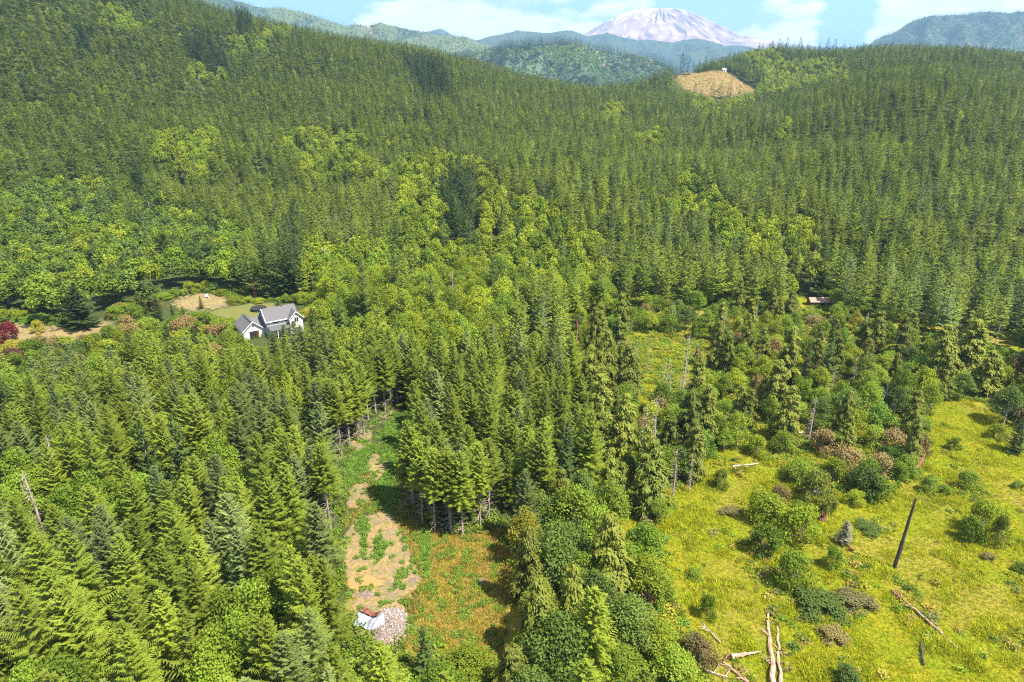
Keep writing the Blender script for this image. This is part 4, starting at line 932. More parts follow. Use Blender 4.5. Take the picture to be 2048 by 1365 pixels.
for nm, T in single:
    vs = MESH[T['kind']]; vi = vcount % len(vs); vcount += 1
    cm, tm, xm = vs[vi]; sx = T['w']; sz = T['s']
    root = empty(nm, (T['x'], T['y'], T['z'] - 0.05), T['rz'], (sx * random.uniform(0.88, 1.12), sx * random.uniform(0.88, 1.12), sz) if T['kind'] != 'shrub' else (sx * random.uniform(0.75, 1.25), sx * random.uniform(0.8, 1.2), sz))
    tilt = random.gauss(0, 0.018); root.rotation_euler = (tilt, random.gauss(0, 0.018), T['rz'])
    tag(root, T['lab'], CAT[nm], T['grp'])
    key = (T['kind'], vi, T['mat'])
    if key not in PROTO:        # first of its kind: its parts are made, later ones copy them
        parts = []
        bark = M['snag'] if T['kind'] == 'snag' else M['paleb'] if T['kind'] in ('leaf', 'bigmaple', 'shrub') else M['bark']
        def part(pn, msh, mt):
            if not msh.materials: msh.materials.append(mt)
            o = bpy.data.objects.new(pn, msh); COL.objects.link(o); o.material_slots[0].link = 'OBJECT'; o.material_slots[0].material = mt; return o
        if cm: parts.append(part('crown', cm, M[T['mat']]))
        parts.append(part('trunk', tm, bark))
        if xm: o = part('dead_branches', xm, M['paleb'] if T['kind'] == 'cedar' else M['snag']); o['kind'] = 'stuff'; parts.append(o)
        PROTO[key] = parts
        for o in parts: o.parent = root
    else:
        for p0 in PROTO[key]:
            o = p0.copy(); COL.objects.link(o); o.parent = root
# the rest of the forest, one object per family and tone
rest = {}
for T in TREES:
    if id(T) in ids: continue
    k_ = {'edge': 'fir', 'bigmaple': 'leaf', 'tallfir': 'bigfir'}.get(T['kind'], T['kind'])
    rest.setdefault(NAME[k_], []).append((k_, T))
BARKLOD = {}
def lodproto(kind, mat, i):
    if kind in LOD: T_ = LOD[kind][i]
    elif kind == 'shrub': return [m for m in [MESH['shrub'][i][0].copy()] if m.materials.clear() is None and m.materials.append(M[mat]) is None][0]
    elif kind == 'cedar': return [m for m in [MESH['cedar'][i][0].copy()] if m.materials.clear() is None and m.materials.append(M[mat]) is None][0]
    return lodmesh('far_' + kind, T_, M[mat])
for nm, L_ in rest.items():
    if nm in ('dead_tree',) or not L_: continue
    combos = sorted(set((k_, T['mat']) for k_, T in L_)); protos = []; cidx = {}
    for c_ in combos:
        nvar = len(LOD[c_[0]]) if c_[0] in LOD else 3
        cidx[c_] = (len(protos), nvar); protos += [lodproto(c_[0], c_[1], i) for i in range(nvar)]
    P = [(T['x'], T['y'], T['z']) for _, T in L_]; S_ = [(T['w'], T['w'], T['s']) for _, T in L_]
    V_ = [cidx[(k_, T['mat'])][0] + random.randrange(cidx[(k_, T['mat'])][1]) for k_, T in L_]
    lab = {'fir_tree': 'dense green fir forest covering the slopes up to the ridges', 'leafy_tree': 'yellow-green leafy woods in patches among the firs on the slopes', 'bush': 'low bushes filling the marsh edge farther off', 'cedar_tree': 'olive cedars farther along the marsh edge'}[nm]
    scatter({'fir_tree': 'fir_forest', 'leafy_tree': 'leafy_woods', 'bush': 'thicket', 'cedar_tree': 'cedar_grove'}[nm], P, S_, np.array([T['rz'] for _, T in L_]), V_, protos, lab, 'forest',
            tilt=RNG.normal(0, 0.02, (len(L_), 2)))
print('TREES', len(TREES), 'single', len(single), {k: len(v) for k, v in rest.items()})

# woods on the nearer logged hill
def hillwood(G, name, label, count, h, seed, lo=0.55, ymax=None):
    x_, y_, Z = G; g = np.random.default_rng(seed)
    u_ = g.random(count) * (len(x_) - 2) ; v_ = g.random(count) * (len(y_) * 0.62)
    i = u_.astype(int); j = v_.astype(int); fx = u_ - i; fy = v_ - j
    zz = (Z[j, i] * (1 - fx) + Z[j, i + 1] * fx) * (1 - fy) + (Z[j + 1, i] * (1 - fx) + Z[j + 1, i + 1] * fx) * fy
    xx = np.interp(u_, np.arange(len(x_)), x_); yy_ = np.interp(v_, np.arange(len(y_)), y_)
    dk = (vnoise(xx / 90 + seed, yy_ / 60) + 0.5 * vnoise(xx / 30, yy_ / 25) > -0.12); k = (zz > -120)
    xx, yy_, zz, dk = xx[k], yy_[k], zz[k], dk[k]; n_ = len(xx); s_ = h / 16 * g.uniform(0.7, 1.2, n_) * np.where(dk, 1, 0.45)
    pr = [lodmesh('far_fir', fir_crown(300 + q, 16, 3.2, 0.5, 8, 5, 2, 0.7, 0.9), M['darkfir']) for q in range(2)] + [lodmesh('far_leafy', leaf_crown(310 + q, 12, 6, 0, 8, 60, 1.6)[0], M['leaf']) for q in range(2)]
    scatter(name, np.c_[xx, yy_, zz], s_, g.uniform(0, 6, n_), g.integers(0, 2, n_) + np.where(dk, 0, 2), pr, label, 'forest')
hillwood(mid, 'hill_forest', 'dark conifer woods on the hazy logged hill below the volcano', 26000, 24, 5)
hillwood(lft, 'ridge_forest', 'hazy dark conifer woods on the left ridge behind the hillside', 24000, 17, 9)
hillwood(rgt, 'mountain_forest', 'hazy conifer woods on the mountain at the right edge', 30000, 22, 2)

# ------------------------------------------------------------------ the white house
HO = (-74.7, 192.9); HA = math.radians(35)
hzz = hz1(-74, 193)
house = empty('house', (HO[0], HO[1], hzz), HA); tag(house, 'white two-storey house with grey shingle roofs above the fir stand', 'house')
# local x along the main ridge, local -y towards the clearing
def walls(name, pts, z0, gable=None, mat=None):
    """closed prism of the footprint pts from the ground to z0"""
    mb = MB(); n_ = len(pts); V = [(a, b, -0.6) for a, b in pts] + [(a, b, z0) for a, b in pts]
    mb.add(V, [tuple(range(n_, 2 * n_)), tuple(range(n_ - 1, -1, -1))] + [(i, (i + 1) % n_, (i + 1) % n_ + n_, i + n_) for i in range(n_)])
    return mb
w_ = walls('', [(0, -3.2), (9.4, -3.2), (9.4, 3.6), (0, 3.6)], 5.25); w_.add([(0, -3.2, 5.25), (0, 3.6, 5.25), (0, 0, 7.9), (9.4, -3.2, 5.25), (9.4, 3.6, 5.25), (9.4, 0, 7.9)], [(0, 2, 1), (3, 4, 5)])
mw = w_.build('wall', M['siding_shaded'], house); mw['label'] = 'white side wall of the main block, shade painted in blue-grey'
w_ = MB(); w_.box((0.02, -3.24, 3.4), (6.3, -3.2, 5.25)); w_.box((0.3, -3.25, 0), (6.3, -3.2, 2.6)); w_.build('wall', M['siding'], house)
w_ = walls('', [(6.35, -4.9), (10.2, -4.9), (10.2, -0.2), (6.35, -0.2)], 5.1); w_.add([(6.35, -4.9, 5.1), (10.2, -4.9, 5.1), (8.28, -4.9, 7.0)], [(0, 1, 2)])
cw = w_.build('wall', M['siding'], house); cw['label'] = 'white gabled front bay'
w_ = walls('', [(-6.6, -1.4), (-0.75, -1.4), (-0.75, 7.4), (-6.6, 7.4)], 2.8); w_.add([(-6.6, -1.4, 2.8), (-0.75, -1.4, 2.8), (-3.68, -1.4, 5.15), (-6.6, 7.4, 2.8), (-0.75, 7.4, 2.8), (-3.68, 7.4, 5.15)], [(0, 1, 2), (3, 5, 4)])
gw = w_.build('wall', M['siding'], house); gw['label'] = 'white garage gable wall'
w_ = walls('', [(-0.75, -0.9), (0.0, -0.9), (0.0, 5), (-0.75, 5)], 2.9); w_.build('wall', M['siding'], house)
def roof(name, quads, mat, th=0.16):
    mb = MB()
    for q in quads: mb.slab(q, th)
    return mb.build(name, mat, house)
r1 = roof('roof', [[(-0.35, -3.7, 4.92), (9.6, -3.7, 4.92), (9.6, 0, 8.05), (-0.35, 0, 8.05)], [(9.6, 4.0, 4.8), (-0.35, 4.0, 4.8), (-0.35, 0, 8.05), (9.6, 0, 8.05)]], M['shingle'])
r2 = roof('roof', [[(6.0, -5.25, 4.85), (6.0, -3.4, 4.85), (8.28, -0.9, 7.16), (8.28, -5.25, 7.16)][::-1], [(10.55, -5.25, 4.85), (10.55, -3.2, 4.85), (8.28, -0.9, 7.16), (8.28, -5.25, 7.16)]], M['shingle'])
r3 = roof('roof', [[(-7.0, -1.8, 2.55), (-7.0, 7.8, 2.55), (-3.68, 7.8, 5.3), (-3.68, -1.8, 5.3)][::-1], [(-0.36, -1.8, 2.55), (-0.36, 7.8, 2.55), (-3.68, 7.8, 5.3), (-3.68, -1.8, 5.3)]], M['shingle'])
r4 = roof('roof', [[(-3.6, 2.2, 5.24), (-0.02, 2.2, 5.24), (-0.02, -1.3, 2.75), (-0.8, -1.3, 2.75)][::-1], [(-3.6, 2.2, 5.24), (-0.02, 2.2, 5.24), (-0.02, 5.4, 2.9), (-0.8, 5.4, 2.9)]], M['shingle'])
pr_ = roof('porch_roof', [[(0.1, -5.6, 2.55), (6.3, -5.6, 2.55), (6.3, -3.3, 3.45), (0.1, -3.3, 3.45)]], M['metalroof'], 0.1)
mb = MB()
for i in range(15):
    xx = 0.2 + i * 0.43
    mb.add([(xx, -5.6, 2.56), (xx + 0.05, -5.6, 2.56), (xx + 0.05, -3.3, 3.46), (xx, -3.3, 3.46), (xx, -5.6, 2.63), (xx + 0.05, -5.6, 2.63), (xx + 0.05, -3.3, 3.53), (xx, -3.3, 3.53)], [(0, 1, 5, 4), (4, 5, 6, 7), (1, 2, 6, 5), (3, 0, 4, 7), (2, 3, 7, 6)])
o = mb.build('roof_seams', M['metalroof'], pr_); o['kind'] = 'stuff'
for xx in (0.3, 2.3, 4.3, 6.1): MB().box((xx - 0.07, -5.45, -0.3), (xx + 0.07, -5.31, 2.5)).build('post', M['trim'], pr_)
def rake(a, b, t=0.12, h=0.24):
    a = Vector(a); b = Vector(b); mb = MB(); d = (b - a).normalized(); up = Vector((0, 0, 1)); nn_ = d.cross(up).normalized()
    V = [];
    for p in (a, b):
        for su in (0, -h):
            for sn in (-t / 2, t / 2): V.append(p + up * su + nn_ * sn)
    mb.add(V, [(0, 1, 3, 2), (4, 6, 7, 5), (0, 2, 6, 4), (1, 5, 7, 3), (0, 4, 5, 1), (2, 3, 7, 6)]); return mb
for a, b, pr in (((6.0, -5.32, 4.86), (8.28, -5.32, 7.2), r2), ((8.28, -5.32, 7.2), (10.58, -5.32, 4.86), r2), ((-7.0, -1.87, 2.56), (-3.68, -1.87, 5.34), r3), ((-3.68, -1.87, 5.34), (-0.36, -1.87, 2.56), r3),
                 ((-0.42, -3.7, 4.93), (-0.42, 0, 8.08), r1), ((-0.42, 0, 8.08), (-0.42, 4.0, 4.82), r1), ((-0.35, -3.77, 4.93), (6.0, -3.77, 4.93), r1)):
    rake(a, b).build('fascia_board', M['trim'], pr)
def window(x0, x1, z0, z1, y, par, muntin=True):
    f = MB().box((x0 - 0.1, y - 0.06, z0 - 0.1), (x1 + 0.1, y, z0)).box((x0 - 0.1, y - 0.06, z1), (x1 + 0.1, y, z1 + 0.1)).box((x0 - 0.1, y - 0.06, z0), (x0, y, z1)).box((x1, y - 0.06, z0), (x1 + 0.1, y, z1))
    if muntin: f.box(((x0 + x1) / 2 - 0.03, y - 0.05, z0), ((x0 + x1) / 2 + 0.03, y, z1))
    w = f.build('window', M['trim'], house)
    MB().box((x0, y - 0.03, z0), (x1, y - 0.004, z1)).build('pane', M['glass'], w)
window(1.9, 3.2, 3.95, 4.75, -3.25, house); window(5.3, 6.0, 3.95, 4.75, -3.25, house, False); window(7.7, 8.9, 3.7, 5.15, -4.91, house); window(-3.95, -3.4, 3.5, 4.1, -1.41, house, False)
window(7.4, 9.0, 0.9, 2.1, -4.91, house)
g_ = MB().box((-4.9, -1.46, -0.3), (-2.2, -1.405, 2.2)).build('garage_shade_panel', M['darkin'], house); g_['label'] = 'open garage doorway, its inside shade painted as a dark panel'  # near-black panel stands in for the unlit garage interior
MB().box((-2.65, -1.50, -0.2), (-2.2, -1.465, 2.1)).build('door_jamb', M['brown'], g_)
for i in range(8):
    yy_ = -1.2 + i * 1.0
    MB().box((-0.16, -0.15, 0), (0.16, 0.15, 0.2)).build('roof_vent', M['darkin'], r3).location = (-4.15, yy_, 4.92)
MB().box((5.5, -0.35, 6.9), (5.9, 0.05, 8.3)).build('chimney', M['shingle'], r1)
# things on the lawn
tx, ty = at_z(517, 620, 0)
t_ = empty('trampoline', (tx, ty, hz1(tx, ty))); tag(t_, 'round black trampoline on the lawn left of the house', 'trampoline')
mb = MB(); n_ = 28; ring = [(math.cos(k * 2 * math.pi / n_), math.sin(k * 2 * math.pi / n_)) for k in range(n_)]
mb.poly([(a * 2.2, b * 2.2, 0.88) for a, b in ring]).build('mat', M['black'], t_)
mb = MB(); V = []; 
for r_, z_ in ((2.2, 0.9), (2.55, 0.9), (2.55, 0.82), (2.2, 0.82)): V += [(a * r_, b * r_, z_) for a, b in ring]
mb.add(V, [(q * n_ + k, q * n_ + (k + 1) % n_, ((q + 1) % 4) * n_ + (k + 1) % n_, ((q + 1) % 4) * n_ + k) for q in range(4) for k in range(n_)]).build('pad', M['darkin'], t_)
mb = MB(); V = [(a * 2.5, b * 2.5, 0.82) for a, b in ring] + [(a * 2.5, b * 2.5, 0.1) for a, b in ring]
mb.add(V, [(k, (k + 1) % n_, (k + 1) % n_ + n_, k + n_) for k in range(n_)]).build('skirt', M['black'], t_)
for k in range(0, n_, 7): MB().tube([(ring[k][0] * 2.5, ring[k][1] * 2.5, -0.1), (ring[k][0] * 2.5, ring[k][1] * 2.5, 0.85)], [0.03, 0.03], 5).build('leg', M['metalroof'], t_)

def wood_pole(name, px_, py_, h, r, mat, label, cat, lean=(0, 0), broken=True, jag=True):
    xx, yy_ = at_z(px_, py_, 0); z_ = hz1(xx, yy_); mb = MB(); pts = []; rad = []; g = random.Random(int(px_))
    for i in range(9):
        t = i / 8; pts.append((lean[0] * t * h + g.uniform(-.03, .03) * h * 0.1, lean[1] * t * h, -0.4 + (h + 0.4) * t)); rad.append(r * (1.35 if i == 0 else 1.0) * (1 - 0.55 * t) * g.uniform(0.9, 1.1))
    V, F_ = tube_arr(pts, rad, 9)
    if jag:
        for k in range(8 * 9, 9 * 9): V[k] = (V[k][0], V[k][1], V[k][2] + g.uniform(-0.25, 0.6) * r * 3)
    mb.add(V, F_); o = mb.build(name, mat); o.location = (xx, yy_, z_); tag(o, label, cat); return o
o = wood_pole('dead_tree', 1789, 1134, 13.2, 0.34, M['char'], 'tall charred bare pole leaning alone in the meadow', 'dead tree', (0.035, -0.01)); o['label'] = 'tall charred bare pole standing alone in the meadow'
wood_pole('dead_tree', 1151, 722, 11.5, 0.55, M['redwood'], 'thick dark red-brown trunk without limbs left of the cedars', 'dead tree')
wood_pole('dead_tree', 1167, 706, 4.5, 0.45, M['char'], 'short black burnt trunk right of the thick red-brown one', 'dead tree')
wood_pole('dead_tree', 511, 592, 7.5, 0.55, M['redwood'], 'rust-red broken trunk behind the house lawn', 'dead tree', (-0.08, 0))
wood_pole('stump', 1393, 718, 2.6, 0.9, M['redwood'], 'tall red-brown stump in the bright marsh grass', 'stump')
wood_pole('dead_tree', 1411, 1225, 3.6, 0.16, M['redwood'], 'short red broken snag in bushes left of the meadow', 'dead tree')
wood_pole('stump', 1644, 1047, 1.3, 0.9, M['redwood'], 'dark flared stump in the meadow left of the bleached conifer', 'stump')
wood_pole('dead_tree', 1367, 0, 1, 1, M['char'], 'x', 'x') if False else None

def fallen(px0, py0, px1, py1, r0, r1, mat, label, stubs=3, z0=0.25, twist=0.15):
    a = at_z(px0, py0, 0.2); b = at_z(px1, py1, 0.2); L_ = math.hypot(b[0] - a[0], b[1] - a[1]); g = random.Random(int(px0 * 7 + py1))
    pts = []; rad = []
    for i in range(10):
        t = i / 9; pts.append((L_ * t, g.uniform(-1, 1) * twist * min(1, L_ / 10), r0 * 0.75 + 0.22 + g.uniform(-0.04, 0.04))); rad.append((r0 + (r1 - r0) * t) * g.uniform(0.85, 1.15))
    root = empty('fallen_log', (a[0], a[1], hz1(*a)), math.atan2(b[1] - a[1], b[0] - a[0])); tag(root, label, 'log', None)
    MB().tube(pts, rad, 8).build('trunk', mat, root)
    for k in range(stubs):
        t = g.uniform(0.15, 0.9) * L_; s_ = g.choice((-1, 1)); l = g.uniform(0.5, 1.5)
        MB().tube([(t, 0, r0), (t + 0.3 * l, s_ * l * 0.6, r0 + 0.35 * l), (t + 0.5 * l, s_ * l, r0 + 0.4 * l)], [0.08, 0.05, 0.015], 5).build('branch', mat, root)
    return root
fallen(1548, 1400, 1535, 1228, 0.42, 0.17, M['log'], 'longer left log of the parallel pair at the bottom of the meadow', 4)
fallen(1563, 1400, 1553, 1250, 0.26, 0.14, M['log'], 'thinner right log of the parallel pair at the bottom of the meadow', 2)
fallen(1462, 1318, 1522, 1308, 0.38, 0.08, M['log'], 'pale broken log pointing right, above the forked one', 1)
fallen(1495, 1366, 1446, 1325, 0.20, 0.16, M['log'], 'split log slanting down to the bottom edge of the meadow', 2)
fallen(1447, 1325, 1458, 1308, 0.16, 0.10, M['redwood'], 'short dark upturned log end beside the split log', 1)
fallen(1492, 1362, 1478, 1330, 0.13, 0.05, M['log'], 'thin grey branchy log right of the split log', 3)
fallen(1885, 1268, 1805, 1198, 0.20, 0.12, M['log'], 'long thin reddish log lying below the charred pole', 3)
fallen(1800, 1198, 1783, 1182, 0.28, 0.2, M['redwood'], 'short dark log piece at the upper end of the long reddish log', 1)
fallen(1915, 1296, 1886, 1270, 0.10, 0.07, M['log'], 'thin pale pole continuing the long reddish log downward', 0)
fallen(1465, 936, 1515, 931, 0.20, 0.12, M['paleb'], 'pale grey log lying across at the meadow top', 2)
fallen(1830, 940, 1858, 898, 0.34, 0.22, M['redwood'], 'brown fallen trunk amid brush right of the thicket', 3)
fallen(1588, 868, 1625, 864, 0.20, 0.15, M['paleb'], 'pale log at the foot of the marsh trees', 1)
fallen(1456, 773, 1472, 771, 0.25, 0.2, M['paleb'], 'short pale log in the yellow marsh grass', 0)
fallen(1440, 1290, 1405, 1250, 0.12, 0.06, M['snag'], 'grey leaning brush pole in the bushes left of the meadow', 4)
fallen(1410, 1345, 1455, 1358, 0.12, 0.08, M['snag'], 'grey branch lying at the bottom edge left of the logs', 3)
fallen(1705, 1105, 1690, 1092, 0.18, 0.12, M['redwood'], 'broken brown limb at the foot of the bleached conifer', 2)
fallen(1848, 1330, 1842, 1285, 0.14, 0.12, M['char'], 'dark ditch low in the meadow near the bottom right, shaped as a thin log', 2)  # charred-wood tube stands in for a dark ditch

# bare pale-limbed tree at the marsh edge
for px_, py_, hh, lb in ((1768, 812, 6.5, 'bare pale-limbed bush beside the rounded column tree'), (1100, 640, 5, 'bare pale tree in front of the middle fir slope'), (1290, 1180, 3.5, 'bare pale bush in the belt right of the clearing')):
    xx, yy_ = at_z(px_, py_, 0); root = empty('dead_tree', (xx, yy_, hz1(xx, yy_))); tag(root, lb, 'dead tree')
    MB().tube([(0, 0, -0.3), (0.1, 0, hh * 0.3), (0.2, 0.1, hh * 0.6)], [0.16, 0.12, 0.06], 6).build('trunk', M['paleb'], root)
    g = random.Random(px_); mb = MB()
    for k in range(46):
        a = g.uniform(0, 6.28); l = g.uniform(0.5, 1) * hh * 0.5; z_ = hh * g.uniform(0.2, 0.5)
        p1 = Vector((math.cos(a) * l * 0.5, math.sin(a) * l * 0.5, z_ + l * 0.4)); p2 = p1 + Vector((math.cos(a + .3) * l * 0.5, math.sin(a + .3) * l * 0.5, l * g.uniform(0.1, 0.5)))
        mb.tube([(0, 0, z_), p1, p2], [0.05, 0.035, 0.01], 3)
    o = mb.build('branches', M['paleb'], root); o['kind'] = 'stuff'

# shed on the brown hill, low brown hut
def hut(name, px_, py_, Y, w, d, h, rz, wall, roofm, label, cat):
    if Y: x_, y_, z_ = at_y(px_, py_, Y); x_ = float(x_); y_ = Y
    else: x_, y_ = at_z(px_, py_, 0)
    root = empty(name, (x_, y_, hz1(x_, y_)), rz); tag(root, label, cat)
    MB().box((-w / 2, -d / 2, -1.0), (w / 2, d / 2, h)).add([(-w / 2, -d / 2, h), (-w / 2, d / 2, h), (-w / 2, 0, h + d * 0.28), (w / 2, -d / 2, h), (w / 2, d / 2, h), (w / 2, 0, h + d * 0.28)], [(0, 2, 1), (3, 4, 5)]).build('wall', wall, root)
    MB().slab([(-w / 2 - .3, -d / 2 - .4, h - .1), (w / 2 + .3, -d / 2 - .4, h - .1), (w / 2 + .3, 0, h + d * 0.3), (-w / 2 - .3, 0, h + d * 0.3)], 0.12).slab([(w / 2 + .3, d / 2 + .4, h - .1), (-w / 2 - .3, d / 2 + .4, h - .1), (-w / 2 - .3, 0, h + d * 0.3), (w / 2 + .3, 0, h + d * 0.3)], 0.12).build('roof', roofm, root)
    MB().box((-0.5, -d / 2 - 0.05, -0.2), (0.5, -d / 2 - 0.004, min(2, h * 0.85))).build('door', M['darkin'], root)
hut('shed', 1448, 143, 893, 4.5, 3, 2.2, 0.2, M['shedw'], M['shedw'], 'small white shed on top of the brown hill', 'shed')
hut('hut', 1640, 611, None, 8, 3.5, 1.6, 0.0, M['brown'], M['hutroof'], 'long low brown-roofed hut among the marsh bushes', 'hut')
xx, yy_ = at_z(414, 596, 0); root = empty('garden_seat', (xx, yy_, hz1(xx, yy_)), 0.6); tag(root, 'pale folding chair on the tan grass above the lawn', 'chair')
MB().box((-0.5, -0.5, 0.4), (0.5, 0.4, 0.5)).build('seat', M['paleb'], root); MB().box((-0.5, 0.35, 0.5), (0.5, 0.45, 1.3)).build('backrest', M['trim'], root)
for a in (-0.42, 0.42):
    for b in (-0.42, 0.36): MB().box((a - .04, b - .04, -0.1), (a + .04, b + .04, 0.4)).build('leg', M['trim'], root)

# rubble pile with its tarps, mud puddle, small piles
cxp, cyp = at_z(775, 1250, 0.6); g = np.random.default_rng(5)
def heap(name, cx_, cy_, rx, ry, h, n_, size, mat, label, cat, seed=1, mat2=None):
    g = np.random.default_rng(seed); V = []; F_ = []
    root = empty(name, (cx_, cy_, hz1(cx_, cy_))); tag(root, label, cat)
    def top_(a, b): r_ = math.hypot(a / rx, b / ry); return h * max(0, 1 - r_ ** 1.7) * (1 + 0.25 * math.sin(a * 2.1) * math.cos(b * 1.7))
    N_ = 20; mb = MB(); gV = []
    for i in range(N_ + 1):
        for k in range(24):
            r_ = i / N_; a = k * 2 * math.pi / 24; X_ = math.cos(a) * rx * r_; Y_ = math.sin(a) * ry * r_; gV.append((X_, Y_, top_(X_, Y_) - (0.3 if i == N_ else 0)))
    mb.add(gV, [(i * 24 + k, i * 24 + (k + 1) % 24, (i + 1) * 24 + (k + 1) % 24, (i + 1) * 24 + k) for i in range(N_) for k in range(24)])
    mb.build('heap_core', M['rubbled'] if name == 'rubble_pile' else mat, root, True)
    for q, mt in enumerate([mat] + ([mat2] if mat2 else [])):
        mb = MB()
        for k in range(n_ // (1 + 2 * q)):
            r_ = math.sqrt(g.random()) * 1.05; a = g.uniform(0, 6.283); X_ = math.cos(a) * rx * r_; Y_ = math.sin(a) * ry * r_
            e = Matrix.Rotation(g.uniform(0, 6.28), 3, 'Z') @ Matrix.Rotation(g.normal(0, 0.6), 3, 'X') @ Matrix.Rotation(g.normal(0, 0.6), 3, 'Y')
            l = size * g.uniform(0.5, 1.8); w = size * g.uniform(0.25, 0.8); t = size * g.uniform(0.1, 0.4)
            mb.box((-l / 2, -w / 2, -t / 2), (l / 2, w / 2, t / 2), e, (X_, Y_, top_(X_, Y_) + 0.05))
        o = mb.build('debris', mt, root); o['kind'] = 'stuff'
    return root, top_
rp, tf = heap('rubble_pile', cxp, cyp, 2.9, 3.6, 1.3, 1800, 0.24, M['rubble'], 'pile of pale broken rubble at the foot of the clearing', 'rubble pile', 3, M['rubblew'])
def tarp(name, px_, py_, w, d, mat, label, rz, zoff, seed):
    xx, yy_ = at_z(px_, py_, 1.0); n_ = 26; V = []; g = random.Random(seed)
    for j in range(n_):
        for i in range(n_):
            u_ = i / (n_ - 1) - .5; v_ = j / (n_ - 1) - .5
            e = 1 + 0.14 * math.sin(9 * u_ + seed) * math.cos(7 * v_)
            a = u_ * w * e; b = v_ * d * e
            ax = a * math.cos(rz) - b * math.sin(rz); ay = a * math.sin(rz) + b * math.cos(rz)
            hgt_ = tf(xx + ax - cxp, yy_ + ay - cyp) * 0.9 + zoff + 0.10 * vnoise(np.array([a * 2.2 + seed]), np.array([b * 0.9]))[0] + 0.06 * vnoise(np.array([a * 5]), np.array([b * 3 + seed]))[0]
            V.append((a, b, max(hgt_, 0.06)))
    F_ = [(j * n_ + i, j * n_ + i + 1, (j + 1) * n_ + i + 1, (j + 1) * n_ + i) for j in range(n_ - 1) for i in range(n_ - 1)]
    mb = MB(); mb.add(V, F_); o = mb.build(name, mat, None, True); o.location = (xx, yy_, hz1(xx, yy_)); o.rotation_euler = (0, 0, rz)
    sm = o.modifiers.new('thickness', 'SOLIDIFY'); sm.thickness = 0.03; tag(o, label, 'tarp'); return o
tarp('tarp', 738, 1240, 4.6, 2.4, M['tarp'], 'crumpled pale grey tarp draped over the rubble pile', -0.35, 0.32, 3)
tarp('tarp', 742, 1224, 3.4, 0.9, M['rusttarp'], 'rust-brown crumpled sheet along the top of the pale tarp', -0.55, 0.62, 8)
pxp, pyp = at_z(728, 1166, 0)
mb = MB(); V = [(2.9 * math.cos(k * 0.262) * (1 + 0.18 * math.sin(k * 1.7)), 1.5 * math.sin(k * 0.262) * (1 + 0.2 * math.cos(k * 1.1)), 0) for k in range(24)]
o = mb.poly(V).build('puddle', M['mud']); o.location = (pxp, pyp, 0.30); tag(o, kind='structure')
zc_ = max(hz1(pxp + a * 0.9, pyp + b * 0.9) for a, b, _ in V); o.location.z = zc_ + 0.012
for px_, py_, rx, n_, mt, lb in ((828, 1160, 0.8, 70, 'rubble', 'small heap of white gravel at the right edge of the dirt'), (962, 1163, 0.9, 70, 'rubble', 'small heap of white and brown scraps on the dry grass'), (733, 1190, 1.3, 90, 'rubble', 'flat scatter of pinkish rubble below the muddy puddle')):
    a, b = at_z(px_, py_, 0); heap('gravel_heap', a, b, rx, rx * 0.7, 0.25, n_, 0.16, M[mt], lb, 'gravel heap', int(px_), M['rubbled'])

# ------------------------------------------------------------------ ground cover
def tuft(seed, n_, h, spread, w, lean=0.5):
    g = np.random.default_rng(seed); a = g.uniform(0, 6.283, n_); r_ = spread * np.sqrt(g.random(n_)); b = np.c_[np.cos(a) * r_, np.sin(a) * r_, np.full(n_, -0.05)]
    d = g.uniform(0, 6.283, n_); hh = h * g.uniform(0.6, 1.2, n_); tip = b + np.c_[np.cos(d) * hh * lean * g.random(n_), np.sin(d) * hh * lean * g.random(n_), hh]
    p = np.c_[-np.sin(d), np.cos(d), np.zeros(n_)] * (w * g.uniform(0.7, 1.3, n_))[:, None]
    return np.stack([b + p, b - p, tip], 1)
def leafclump(seed, n_, r_, h, ls):
    g = np.random.default_rng(seed); c = g.normal(0, 1, (n_, 3)); c = nrm(c) * (g.random(n_) ** 0.4)[:, None]; c = c * np.array([r_, r_, h * 0.5]) + np.array([0, 0, h * 0.5])
    nn = nrm(g.normal(0, 0.6, (n_, 3)) + np.array([0, 0, 1])); a = nrm(np.cross(nn, g.normal(0, 1, (n_, 3)))); b = np.cross(nn, a); s_ = ls * g.uniform(0.6, 1.3, n_)[:, None]
    return np.concatenate([np.stack([c + a * s_, c + b * s_ * .8, c - a * s_], 1), np.stack([c + a * s_, c - a * s_, c - b * s_ * .8], 1)])
def areapts(step, xr, yr, cond, seed):
    g = np.random.default_rng(seed); a, b = np.meshgrid(np.arange(*xr, step), np.arange(*yr, step)); a = a.ravel() + g.uniform(-.5, .5, a.size) * step; b = b.ravel() + g.uniform(-.5, .5, b.size) * step
    z_ = hgt(a, b); p, q = proj(a, b, z_); k = (p > -80) & (p < 2130) & (q < 1450) & cond(a, b, p, q); return a[k], b[k], z_[k], p[k], q[k], g
a, b, z_, p, q, g = areapts(0.43, (10, 128), (52, 185), lambda a, b, p, q: anypoly(p + 12 * vnoise(a / 2, b / 2), q + 8 * vnoise(b / 2, a / 2), [OPEN_MEADOW] + WETL) , 2)
pr = [lodmesh('grass_tuft', tuft(i, 16, (0.38, 0.5, 0.32, 0.6)[i], 0.36, 0.055, 1.3), M['grass']) for i in range(4)] + [lodmesh('grass_tuft', tuft(9, 11, 0.5, 0.3, 0.04, 0.9), M['drygrass'])]
tone = vnoise(a / 6, b / 6) + 0.6 * vnoise(a / 1.8, b / 1.8); v_ = g.integers(0, 4, len(a)); v_[(tone > 1.15) & (g.random(len(a)) < 0.6)] = 4
s_ = np.clip(0.8 + 0.5 * vnoise(a / 2.5, b / 2.5) + 0.2 * vnoise(a / 9, b / 9), 0.6, 1.7)
